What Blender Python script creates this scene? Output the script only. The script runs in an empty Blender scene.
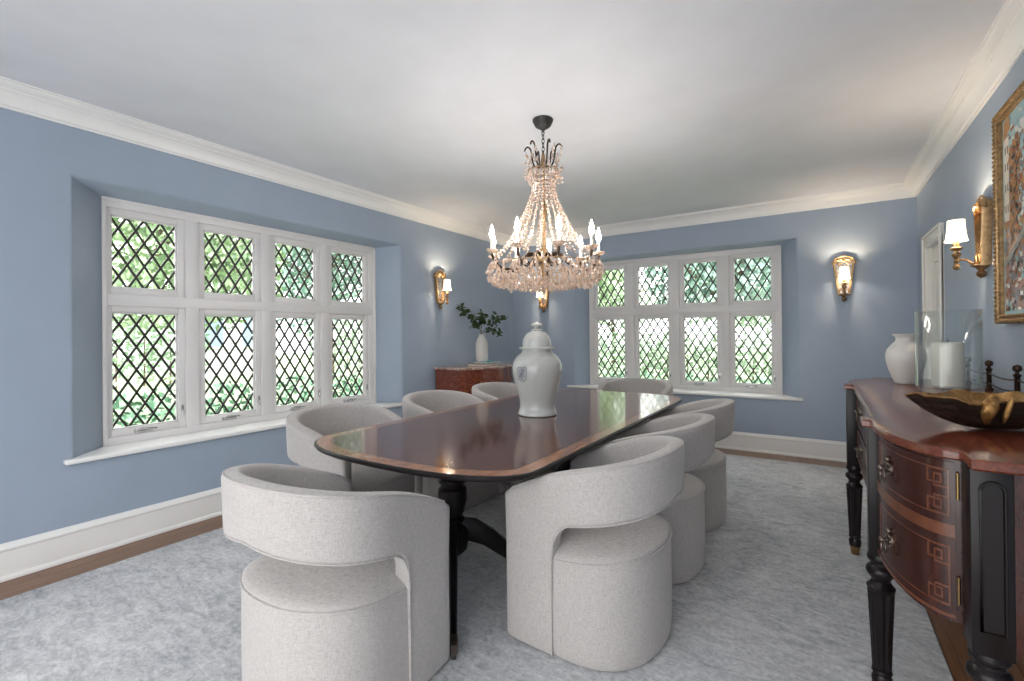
import bpy, bmesh, math, random
from mathutils import Vector, Matrix
random.seed(11)
PI = math.pi
scn = bpy.context.scene
COL = scn.collection
A_, B_, C_, H_ = 3.647, 5.682, 0.785, 2.64      # left wall x=-A, back wall y=B, right wall x=C, ceiling
EYE = 1.28
Y0 = -1.3                                        # the room goes on behind the camera

# ------------------------------------------------------------------ materials
def lin(r, g, b):
    f = lambda c: (c/255/12.92) if c/255 <= .04045 else ((c/255+.055)/1.055)**2.4
    return (f(r), f(g), f(b), 1)
class NT:
    def __init__(s, name):
        s.m = bpy.data.materials.new(name); s.m.use_nodes = True
        s.t = s.m.node_tree; s.t.nodes.clear()
        s.out = s.n('ShaderNodeOutputMaterial')
    def n(s, typ, **kw):
        nd = s.t.nodes.new(typ)
        for k, v in kw.items():
            if k in nd.inputs.keys(): nd.inputs[k].default_value = v
            else: setattr(nd, k, v)
        return nd
    def l(s, a, b): s.t.links.new(a, b)
    def coords(s, scale=(1, 1, 1), rot=(0, 0, 0), kind='Object'):
        tc = s.n('ShaderNodeTexCoord'); mp = s.n('ShaderNodeMapping')
        mp.inputs['Scale'].default_value = scale; mp.inputs['Rotation'].default_value = rot
        s.l(tc.outputs[kind], mp.inputs['Vector']); return mp.outputs['Vector']
    def noise(s, vec, scale, detail=4, rough=.55, dist=0):
        nd = s.n('ShaderNodeTexNoise'); nd.inputs['Scale'].default_value = scale
        nd.inputs['Detail'].default_value = detail; nd.inputs['Roughness'].default_value = rough
        nd.inputs['Distortion'].default_value = dist
        s.l(vec, nd.inputs['Vector']); return nd.outputs['Fac']
    def ramp(s, fac, stops):
        r = s.n('ShaderNodeValToRGB'); cr = r.color_ramp
        while len(cr.elements) < len(stops): cr.elements.new(.5)
        for e, (p, c) in zip(cr.elements, stops): e.position = p; e.color = c
        s.l(fac, r.inputs['Fac']); return r.outputs['Color']
    def mix(s, fac, a, b, blend='MIX'):
        m = s.n('ShaderNodeMix'); m.data_type = 'RGBA'; m.blend_type = blend
        if hasattr(fac, 'is_linked'): s.l(fac, m.inputs[0])
        else: m.inputs[0].default_value = fac
        for v, i in ((a, 6), (b, 7)):
            if hasattr(v, 'is_linked'): s.l(v, m.inputs[i])
            else: m.inputs[i].default_value = v
        return m.outputs[2]
    def math(s, op, a, b=0):
        m = s.n('ShaderNodeMath'); m.operation = op
        for v, i in ((a, 0), (b, 1)):
            if hasattr(v, 'is_linked'): s.l(v, m.inputs[i])
            else: m.inputs[i].default_value = v
        return m.outputs[0]
    def bump(s, hgt, strength=.2, dist=.01):
        b = s.n('ShaderNodeBump'); b.inputs['Strength'].default_value = strength
        b.inputs['Distance'].default_value = dist; s.l(hgt, b.inputs['Height']); return b.outputs['Normal']
    def principled(s, col, rough=.5, metal=0, normal=None, **kw):
        p = s.n('ShaderNodeBsdfPrincipled')
        if hasattr(col, 'is_linked'): s.l(col, p.inputs['Base Color'])
        else: p.inputs['Base Color'].default_value = col
        if hasattr(rough, 'is_linked'): s.l(rough, p.inputs['Roughness'])
        else: p.inputs['Roughness'].default_value = rough
        p.inputs['Metallic'].default_value = metal
        if normal is not None: s.l(normal, p.inputs['Normal'])
        for k, v in kw.items(): p.inputs[k.replace('_', ' ')].default_value = v
        s.l(p.outputs[0], s.out.inputs['Surface']); return p

M = {}
def paint(name, col, rough=.55, var=.04, bump=.05, bscale=60, **kw):
    t = NT(name); v = t.coords()
    f = t.noise(v, 3, 3)
    lo = tuple(c*(1-var) for c in col[:3])+(1,); hi = tuple(min(1, c*(1+var)) for c in col[:3])+(1,)
    c = t.ramp(f, [(.3, lo), (.7, hi)])
    t.principled(c, rough, normal=t.bump(t.noise(v, bscale, 3), bump, .003), **kw); M[name] = t.m
paint('wall_blue', lin(155, 169, 186), .5, .03, .12, 90)
paint('ceiling_white', lin(223, 225, 230), .7, .03, .5, 14)
paint('trim_white', lin(236, 236, 234), .32, .02, .03, 60)
paint('sash_white', lin(222, 220, 219), .35, .02, .03, 60)
paint('door_white', lin(232, 230, 224), .7, .02, .03, 60)
paint('lead', lin(38, 34, 32), .5, .3, .1, 80)
paint('black_wood', lin(22, 17, 18), .34, .2, .05, 50, Specular_IOR_Level=.3)
paint('iron', lin(46, 44, 42), .45, .15, .15, 40)
paint('candle_wax', lin(226, 221, 208), .45, .02, .03, 20)
paint('ceramic_white', lin(208, 206, 202), .35, .02, .05, 30)
paint('porcelain', lin(190, 192, 189), .07, .03, .02, 12)
paint('emblem_ink', lin(128, 134, 144), .3, .1, .02, 30)
paint('book_teal', lin(70, 160, 175), .5, .05, .05, 60)
paint('book_brown', lin(120, 92, 84), .55, .05, .05, 60)
paint('paper', lin(225, 218, 204), .8, .05, .2, 200)
paint('bark', lin(96, 78, 62), .9, .3, .5, 30)
paint('stucco', lin(176, 178, 180), .9, .05, .2, 8)
paint('roof_slate', lin(110, 112, 120), .8, .15, .3, 8)
paint('house_glass', lin(120, 140, 160), .2, .1, .01, 4)
def metal(name, col, rough=.3, var=.25):
    t = NT(name); v = t.coords(); f = t.noise(v, 45, 4)
    c = t.ramp(f, [(.3, tuple(x*(1-var) for x in col[:3])+(1,)), (.7, col)])
    t.principled(c, t.math('MULTIPLY_ADD', f, .25) if False else rough, 1, t.bump(f, .15, .004)); M[name] = t.m
metal('brass', lin(160, 130, 88), .35); metal('chrome', lin(205, 205, 205), .25, .1)
metal('antique_gold', lin(188, 156, 116), .4, .45); metal('bronze', lin(74, 60, 50), .4, .3)
metal('gold_leaf', lin(190, 148, 92), .36, .4); metal('pewter', lin(118, 106, 97), .38, .4)

def wood(name, dark, mid, light, scale=(2, 14, 14), rough=.18, coat=.5, dist=1.5, seams=None):
    t = NT(name); v = t.coords(scale)
    f = t.noise(v, 2.2, 6, .62, dist); g = t.noise(v, 14, 3, .6, .3)
    c = t.ramp(f, [(.28, dark), (.5, mid), (.74, light)])
    c = t.mix(.28, c, t.ramp(g, [(.35, dark), (.65, light)]))
    if seams:
        tc = t.n('ShaderNodeTexCoord'); sp = t.n('ShaderNodeSeparateXYZ'); t.l(tc.outputs['Object'], sp.inputs[0])
        tot = None
        for y in seams:
            d = t.math('LESS_THAN', t.math('ABSOLUTE', t.math('SUBTRACT', sp.outputs['Y'], y)), .0016)
            tot = d if tot is None else t.math('MAXIMUM', tot, d)
        c = t.mix(tot, c, (.008, .004, .003, 1))
    t.principled(c, rough, normal=t.bump(g, .02, .002), Coat_Weight=coat, Coat_Roughness=.06); M[name] = t.m
wood('mahogany_top', lin(62, 34, 25), lin(94, 54, 39), lin(122, 74, 54), (1.4, 16, 10), .13, .35, 1.2, seams=(-.36, .36))
wood('satinwood_band', lin(128, 82, 54), lin(160, 108, 74), lin(184, 132, 96), (14, 3, 6), .14, .35, .4)
wood('mahogany_case', lin(34, 15, 13), lin(52, 23, 18), lin(74, 35, 25), (5, 5, 1.6), .26, .2, 2.0)
wood('mahogany_slab', lin(66, 29, 20), lin(102, 50, 34), lin(134, 72, 50), (10, 2, 10), .2, .12, 1.4)
wood('inlay_wood', lin(78, 42, 26), lin(98, 54, 33), lin(120, 70, 43), (20, 20, 4), .3, .4, .4)
wood('burl', lin(62, 24, 18), lin(108, 48, 33), lin(164, 92, 62), (5, 5, 9), .18, .5, 3.5)
def marble():
    t = NT('pink_marble'); v = t.coords(); f = t.noise(v, 14, 8, .7, 1.5)
    c = t.ramp(f, [(.3, lin(96, 66, 60)), (.5, lin(176, 146, 134)), (.62, lin(222, 206, 196)), (.75, lin(130, 96, 86))])
    t.principled(c, .15); M['pink_marble'] = t.m
marble()
def planks():
    t = NT('plank_floor'); v = t.coords((1, 1, 1))
    tc = t.n('ShaderNodeTexCoord'); mp = t.n('ShaderNodeMapping'); mp.inputs['Rotation'].default_value = (0, 0, PI/2)
    t.l(tc.outputs['Object'], mp.inputs['Vector'])
    br = t.n('ShaderNodeTexBrick'); br.inputs['Scale'].default_value = 1; br.inputs['Brick Width'].default_value = 1.5
    br.inputs['Row Height'].default_value = .09; br.inputs['Mortar Size'].default_value = .0025
    br.inputs['Color1'].default_value = lin(112, 76, 52); br.inputs['Color2'].default_value = lin(138, 98, 68); br.inputs['Mortar'].default_value = lin(48, 30, 20)
    t.l(mp.outputs['Vector'], br.inputs['Vector'])
    g = t.noise(t.coords((24, 2, 2)), 2.5, 5, .6, .6)
    c = t.mix(.5, br.outputs['Color'], t.ramp(g, [(.3, lin(84, 54, 36)), (.7, lin(150, 108, 78))]))
    t.principled(c, .3, normal=t.bump(g, .05, .003)); M['plank_floor'] = t.m
planks()
def rug():
    t = NT('rug_wool'); v = t.coords()
    w = t.noise(t.coords((1.0, .6, 1)), 2.6, 9, .72, .9)
    c = t.ramp(w, [(.32, lin(142, 144, 148)), (.46, lin(186, 187, 189)), (.56, lin(210, 210, 211)), (.70, lin(224, 224, 225))])
    w2 = t.noise(t.coords((1, 2.6, 1)), 8, 8, .75, 1.2)
    c = t.mix(.5, c, t.ramp(w2, [(.36, lin(116, 123, 132)), (.5, lin(196, 198, 201)), (.62, lin(236, 236, 236))]))
    w3 = t.noise(v, 55, 3, .7)
    c = t.mix(.30, c, t.ramp(w3, [(.35, lin(120, 126, 134)), (.65, lin(222, 222, 224))]))
    t.principled(c, .95, normal=t.bump(t.noise(v, 260, 2), .5, .004)); M['rug_wool'] = t.m
rug()
def fabric():
    t = NT('linen_weave')
    a = t.noise(t.coords((60, 60, 620)), 1.0, 3, .7); b = t.noise(t.coords((620, 620, 50)), 1.0, 3, .7)
    m = t.math('ADD', t.math('MULTIPLY', a, .5), t.math('MULTIPLY', b, .5))
    c = t.ramp(m, [(.34, lin(146, 141, 138)), (.5, lin(176, 171, 168)), (.66, lin(194, 190, 187))])
    p = t.principled(c, .9, normal=t.bump(m, .45, .003), Sheen_Weight=.3); M['linen_weave'] = t.m
fabric()
def clear(name, tint, fmin, fmax, rough=.02):
    t = NT(name); lw = t.n('ShaderNodeLayerWeight'); lw.inputs['Blend'].default_value = .35
    tr = t.n('ShaderNodeBsdfTransparent'); tr.inputs['Color'].default_value = tint
    gl = t.n('ShaderNodeBsdfGlossy'); gl.inputs['Roughness'].default_value = rough
    mr = t.n('ShaderNodeMapRange'); mr.inputs['To Min'].default_value = fmin; mr.inputs['To Max'].default_value = fmax
    t.l(lw.outputs['Facing'], mr.inputs['Value'])
    mx = t.n('ShaderNodeMixShader'); t.l(mr.outputs['Result'], mx.inputs[0]); t.l(tr.outputs[0], mx.inputs[1]); t.l(gl.outputs[0], mx.inputs[2])
    t.l(mx.outputs[0], t.out.inputs['Surface']); M[name] = t.m
clear('window_glass', (.97, .99, .98, 1), .03, .25); clear('clear_glass', (.96, .98, .98, 1), .04, .6)
def crystal():
    t = NT('cut_crystal'); v = t.coords(); f = t.noise(v, 70, 3)
    c = t.ramp(f, [(.34, (.80, .56, .40, 1)), (.62, (1, .91, .83, 1))])
    t.principled(c, .05, Transmission_Weight=.6, IOR=1.5, Specular_IOR_Level=.9); M['cut_crystal'] = t.m
crystal()
def glow(name, col, strength, diff=None):
    t = NT(name)
    v = t.coords(); f = t.noise(v, 40, 2)
    e = t.principled(diff or (1, .95, .85, 1), .6, normal=t.bump(f, .05, .002))
    e.inputs['Emission Color'].default_value = col; e.inputs['Emission Strength'].default_value = strength; M[name] = t.m
glow('bulb', (1, .94, .88, 1), 115); glow('shade_cloth', (1, .84, .60, 1), 1.2, lin(240, 228, 205))
def mirror():
    t = NT('mercury_mirror'); v = t.coords(); f = t.noise(v, 60, 5, .7)
    t.principled(t.ramp(f, [(.35, lin(150, 130, 110)), (.6, lin(215, 208, 198))]), .18, 1, t.bump(f, .2, .004)); M['mercury_mirror'] = t.m
mirror()
def bowl_mats():
    t = NT('bowl_gold'); v = t.coords(); f = t.noise(v, 22, 6, .7, .6)
    c = t.ramp(f, [(.3, lin(110, 78, 44)), (.55, lin(196, 150, 92)), (.75, lin(232, 196, 140))])
    t.principled(c, .36, .85, t.bump(f, .6, .02)); M['bowl_gold'] = t.m
    t = NT('bowl_dark'); v = t.coords((1, 1, 5)); f = t.noise(v, 10, 6, .7, .8)
    c = t.ramp(f, [(.35, lin(24, 19, 17)), (.62, lin(58, 46, 38)), (.8, lin(104, 84, 62))])
    t.principled(c, .38, .2, t.bump(f, .5, .015)); M['bowl_dark'] = t.m
bowl_mats()
def leafmat(name, c0, c1, sc=3):
    t = NT(name); v = t.coords(); f = t.noise(v, sc, 3)
    c = t.ramp(f, [(.3, c0), (.7, c1)])
    p = t.principled(c, .6, Specular_IOR_Level=.2); M[name] = t.m
leafmat('leaf_dark', lin(34, 52, 34), lin(76, 98, 62), 30)
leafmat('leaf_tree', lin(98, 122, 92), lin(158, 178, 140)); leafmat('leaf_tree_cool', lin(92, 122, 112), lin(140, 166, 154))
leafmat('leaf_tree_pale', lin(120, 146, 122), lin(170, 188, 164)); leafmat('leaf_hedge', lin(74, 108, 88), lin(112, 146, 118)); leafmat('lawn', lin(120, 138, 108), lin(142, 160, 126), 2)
leafmat('leaf_autumn', lin(170, 130, 96), lin(206, 168, 130))

# ------------------------------------------------------------------ mesh builder
class MB:
    def __init__(s): s.v = []; s.f = []; s.mi = []; s.cur = 0
    def add(s, vs, fs, mi=None):
        o = len(s.v); s.v += [tuple(v) for v in vs]
        for f in fs: s.f.append(tuple(i+o for i in f)); s.mi.append(s.cur if mi is None else mi)
        return s
    def box(s, x0, x1, y0, y1, z0, z1, bev=0, seg=2):
        if x0 > x1: x0, x1 = x1, x0
        if y0 > y1: y0, y1 = y1, y0
        if z0 > z1: z0, z1 = z1, z0
        bm = bmesh.new()
        bmesh.ops.create_cube(bm, size=1, matrix=Matrix.Translation(((x0+x1)/2, (y0+y1)/2, (z0+z1)/2)) @ Matrix.Diagonal((x1-x0, y1-y0, z1-z0, 1)))
        if bev: bmesh.ops.bevel(bm, geom=bm.edges[:], offset=min(bev, .45*min(x1-x0, y1-y0, z1-z0)), segments=seg, profile=.5, affect='EDGES')
        bm.verts.index_update()
        s.add([v.co[:] for v in bm.verts], [[v.index for v in f.verts] for f in bm.faces]); bm.free(); return s
    def lathe(s, prof, cx=0, cy=0, n=28, fl=0, amp=0, frange=None, cap=True):
        vs = []; 
        for (r, z) in prof:
            for k in range(n):
                a = 2*PI*k/n; rr = r
                if fl and (frange is None or frange[0] <= z <= frange[1]): rr = r*(1+amp*math.cos(fl*a))
                vs.append((cx+rr*math.cos(a), cy+rr*math.sin(a), z))
        fs = []
        for j in range(len(prof)-1):
            for k in range(n):
                k2 = (k+1) % n; fs.append((j*n+k, j*n+k2, (j+1)*n+k2, (j+1)*n+k))
        if cap:
            fs.append(tuple(range(n-1, -1, -1))); fs.append(tuple((len(prof)-1)*n+k for k in range(n)))
        return s.add(vs, fs)
    def tube(s, path, r, n=8, closed=False):
        P = [Vector(p) for p in path]; m = len(P); R = r if isinstance(r, (list, tuple)) else [r]*m
        vs = []; up = None
        for i in range(m):
            if closed: t = P[(i+1) % m]-P[i-1]
            else: t = P[min(i+1, m-1)]-P[max(i-1, 0)]
            t.normalize()
            if up is None:
                up = Vector((0, 0, 1)) if abs(t.z) < .9 else Vector((1, 0, 0))
            x = (up - t*up.dot(t)); 
            if x.length < 1e-5: x = t.orthogonal()
            x.normalize(); up = x; y = t.cross(x)
            for k in range(n):
                a = 2*PI*k/n; vs.append(P[i]+R[i]*(x*math.cos(a)+y*math.sin(a)))
        fs = []
        for i in range(m if closed else m-1):
            j = (i+1) % m
            for k in range(n):
                k2 = (k+1) % n; fs.append((i*n+k, i*n+k2, j*n+k2, j*n+k))
        if not closed: fs += [tuple(range(n-1, -1, -1)), tuple((m-1)*n+k for k in range(n))]
        return s.add(vs, fs)
    def rings(s, rings, cap0=True, cap1=True, closed=True):
        n = len(rings[0]); vs = [p for r in rings for p in r]; fs = []
        for j in range(len(rings)-1):
            for k in range(n if closed else n-1):
                k2 = (k+1) % n; fs.append((j*n+k, j*n+k2, (j+1)*n+k2, (j+1)*n+k))
        if cap0: fs.append(tuple(range(n-1, -1, -1)))
        if cap1: fs.append(tuple((len(rings)-1)*n+k for k in range(n)))
        return s.add(vs, fs)
    def prism(s, out, z0, z1, bev=0):
        n = len(out)
        if bev:
            ins = inset(out, bev)
            rs = [[(x, y, z0) for x, y in ins], [(x, y, z0+bev) for x, y in out], [(x, y, z1-bev) for x, y in out], [(x, y, z1) for x, y in ins]]
        else: rs = [[(x, y, z0) for x, y in out], [(x, y, z1) for x, y in out]]
        return s.rings(rs)
    def ball(s, c, r, n=12, sc=(1, 1, 1)):
        prof = [(max(1e-4, r*math.sin(PI*i/(n//2+2)))*1, -r*math.cos(PI*i/(n//2+2))) for i in range(n//2+3)]
        vs = []
        for rr, z in prof:
            for k in range(n):
                a = 2*PI*k/n; vs.append((c[0]+sc[0]*rr*math.cos(a), c[1]+sc[1]*rr*math.sin(a), c[2]+sc[2]*z))
        fs = []
        for j in range(len(prof)-1):
            for k in range(n):
                k2 = (k+1) % n; fs.append((j*n+k, j*n+k2, (j+1)*n+k2, (j+1)*n+k))
        fs += [tuple(range(n-1, -1, -1)), tuple((len(prof)-1)*n+k for k in range(n))]
        return s.add(vs, fs)
    def build(s, name, mats, parent=None, angle=38, recalc=True):
        me = bpy.data.meshes.new(name)
        o = ORG.get(parent.name, Vector((0, 0, 0))) if parent else Vector((0, 0, 0))
        me.from_pydata([(v[0]-o.x, v[1]-o.y, v[2]-o.z) for v in s.v], [], s.f)
        if recalc:
            bm = bmesh.new(); bm.from_mesh(me); bmesh.ops.recalc_face_normals(bm, faces=bm.faces[:]); bm.to_mesh(me); bm.free()
        for m in (mats if isinstance(mats, (list, tuple)) else [mats]): me.materials.append(M[m])
        for p, i in zip(me.polygons, s.mi): p.material_index = i; p.use_smooth = True
        try: me.set_sharp_from_angle(angle=math.radians(angle))
        except Exception: pass
        me.update()
        ob = bpy.data.objects.new(name, me); COL.objects.link(ob)
        if parent: ob.parent = parent; ORG[ob.name] = o
        return ob
ORG = {}
def inset(out, d):
    n = len(out); ar = sum(out[i][0]*out[(i+1) % n][1]-out[(i+1) % n][0]*out[i][1] for i in range(n)); sg = 1 if ar > 0 else -1
    res = []
    for i in range(n):
        p0 = Vector(out[i-1]); p1 = Vector(out[i]); p2 = Vector(out[(i+1) % n])
        e1 = (p1-p0).normalized(); e2 = (p2-p1).normalized()
        n1 = Vector((-e1.y, e1.x))*sg; n2 = Vector((-e2.y, e2.x))*sg
        nn = (n1+n2); l = nn.length
        nn = n1 if l < 1e-4 else nn/l
        k = d/max(.5, nn.dot(n1)); q = p1+nn*k; res.append((q.x, q.y))
    return res
def thing(name, label, cat, loc=(0, 0, 0), rz=0, group=None, local=False):
    o = bpy.data.objects.new(name, None); COL.objects.link(o); o.empty_display_size = .1
    o.location = loc; o.rotation_euler = (0, 0, rz); o['label'] = label; o['category'] = cat
    if group: o['group'] = group
    ORG[o.name] = Vector((0, 0, 0)) if local else Vector(loc)
    return o
def tag(o, label, cat, group=None, kind=None):
    o['label'] = label; o['category'] = cat
    if group: o['group'] = group
    if kind: o['kind'] = kind
    return o
def copy_tree(o, parent=None):
    c = o.copy(); COL.objects.link(c)
    if parent: c.parent = parent
    for ch in [x for x in bpy.data.objects if x.parent == o]: copy_tree(ch, c)
    return c
def struct(o, label=None):
    o['kind'] = 'structure'
    if label: o['label'] = label
    return o
def recenter(o, p):
    p = Vector(p); o.data.transform(Matrix.Translation(-p)); o.location = p; return o

# ------------------------------------------------------------------ room shell
def wall_open(name, mp, u0, u1, o0, o1, f0, f1, D=.2, T=.34):
    """wall with a splayed window opening; o=(u,z) lower-left/upper-right at the wall face, f=at depth D"""
    rect = lambda a, b: [(a[0], a[1]), (b[0], a[1]), (b[0], b[1]), (a[0], b[1])]
    e = .026
    R = [([(u0, -.02), (u1, -.02), (u1, H_+.02), (u0, H_+.02)], 0), (rect((o0[0]-e, o0[1]-e), (o1[0]+e, o1[1]+e)), 0),
         (rect((o0[0]-.008, o0[1]-.008), (o1[0]+.008, o1[1]+.008)), .008), (rect(o0, o1), e), (rect(f0, f1), D), (rect(f0, f1), T), ([(u0, -.02), (u1, -.02), (u1, H_+.02), (u0, H_+.02)], T)]
    m = MB(); m.rings([[mp(u, z, w) for u, z in r] for r, w in R], False, False)
    n = len(R); m.f += [((n-1)*4+k, (n-1)*4+(k+1) % 4, (k+1) % 4, k) for k in range(4)]; m.mi += [0]*4
    return struct(m.build(name, 'wall_blue', angle=50))
LM = lambda u, z, w: (-A_-w, u, z)
BMp = lambda u, z, w: (u, B_+w, z)
LW = dict(o0=(.925, .565), o1=(3.512, 2.228), f0=(1.112, .575), f1=(3.335, 2.192))
BW = dict(o0=(-2.69, .585), o1=(-.178, 2.248), f0=(-2.56, .595), f1=(-.322, 2.225))
wall_open('wall_left', LM, Y0, B_+.34, **LW)
wall_open('wall_back', BMp, -A_-.001, C_+.001, **BW)
DY0, DY1, DZ = 4.70, 5.22, 1.985
m = MB()
m.box(C_, C_+.2, Y0, DY0, -.02, H_+.02); m.box(C_, C_+.2, DY1, B_+.34, -.02, H_+.02); m.box(C_, C_+.2, DY0, DY1, DZ, H_+.02)
struct(m.build('wall_right', 'wall_blue'))
m = MB()
m.box(-A_-.35, -2.7, Y0-.15, Y0, -.02, H_+.02); m.box(.68, C_+.25, Y0-.15, Y0, -.02, H_+.02); m.box(-2.7, .68, Y0-.15, Y0, 2.3, H_+.02)
struct(m.build('wall_front_added', 'wall_blue'))  # added unseen wall behind the camera; its opening limits the light from there
m = MB(); m.box(-A_-.35, C_+.25, Y0, B_+.36, -.08, 0); struct(m.build('floor', 'plank_floor'))
m = MB(); m.box(-A_-.35, C_+.25, Y0, B_+.36, H_, H_+.1); struct(m.build('ceiling', 'ceiling_white'))
def strip(name, prof, side, mat):
    m = MB()
    if side == 'left': rs = [[(-A_+d, Y0, z) for d, z in prof], [(-A_+d, B_-d, z) for d, z in prof]]
    if side == 'right': rs = [[(C_-d, Y0, z) for d, z in prof], [(C_-d, B_-d, z) for d, z in prof]]
    if side == 'back': rs = [[(-A_+d, B_-d, z) for d, z in prof], [(C_-d, B_-d, z) for d, z in prof]]
    m.rings(rs, True, True); return struct(m.build(name, mat, angle=25))
crown = [(-.01, 2.518), (.012, 2.518), (.014, 2.528), (.022, 2.532), (.026, 2.545), (.03, 2.562), (.042, 2.584), (.06, 2.598), (.066, 2.6), (.068, 2.608), (.086, 2.612), (.104, 2.624), (.106, 2.632), (.118, 2.634), (.12, 2.645), (-.01, 2.645)]
for i, sd in enumerate(('left', 'back', 'right')): strip('trim_%d' % (i+1), crown, sd, 'trim_white')
basep = [(-.01, 0), (.03, 0), (.03, .012), (.024, .022), (.018, .026), (.018, .152), (.024, .156), (.026, .166), (.02, .178), (.012, .186), (.008, .194), (-.01, .194)]
strip('baseboard_left', basep, 'left', 'trim_white'); strip('baseboard_back', basep, 'back', 'trim_white')
m = MB()
for y0, y1 in ((Y0, DY0-.09), (DY1+.09, B_-.03)): m.rings([[(C_-d, y0, z) for d, z in basep], [(C_-d, y1, z) for d, z in basep]])
struct(m.build('baseboard_right', 'trim_white', angle=25))
# door and casing on the right wall
m = MB()
for y0, y1 in ((DY0-.085, DY0), (DY1, DY1+.085)):
    m.box(C_-.018, C_+.01, y0, y1, 0, DZ, .004); m.box(C_-.028, C_, y0 if y0 < DY0 else y1-.02, y0+.02 if y0 < DY0 else y1, 0, DZ+.085, .005)
m.box(C_-.01, C_+.16, DY1-.01, DY1+.01, 0, DZ, .002); m.box(C_-.01, C_+.16, DY0-.01, DY0+.01, 0, DZ, .002); m.box(C_-.01, C_+.16, DY0-.01, DY1+.01, DZ-.01, DZ+.01, .002)
m.box(C_-.018, C_+.01, DY0-.085, DY1+.085, DZ, DZ+.085, .004); m.box(C_-.028, C_, DY0-.09, DY1+.09, DZ+.07, DZ+.092, .005)
struct(m.build('trim_4', 'door_white'))
d = bpy.data.objects.new('door_1', None); COL.objects.link(d); d.location = (C_+.03, (DY0+DY1)/2, 0); struct(d); ORG[d.name] = Vector(d.location)
m = MB(); m.box(C_+.03, C_+.07, DY0+.013, DY1-.013, .005, DZ-.013, .003)
for z0, z1 in ((.2, .9), (1.02, 1.85)):
    for (ya, yb, za, zb) in ((DY0+.09, DY0+.105, z0, z1), (DY1-.105, DY1-.09, z0, z1), (DY0+.09, DY1-.09, z0, z0+.015), (DY0+.09, DY1-.09, z1-.015, z1)):
        m.box(C_+.02, C_+.035, ya, yb, za, zb, .004)
m.build('door_leaf', 'door_white', d)
m = MB(); m.tube([(C_+.035, DY0+.05, 1.0), (C_-.012, DY0+.05, 1.0)], .009, 10); m.ball((C_-.02, DY0+.05, 1.0), .025, 14); m.build('door_knob', 'brass', d)

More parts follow.
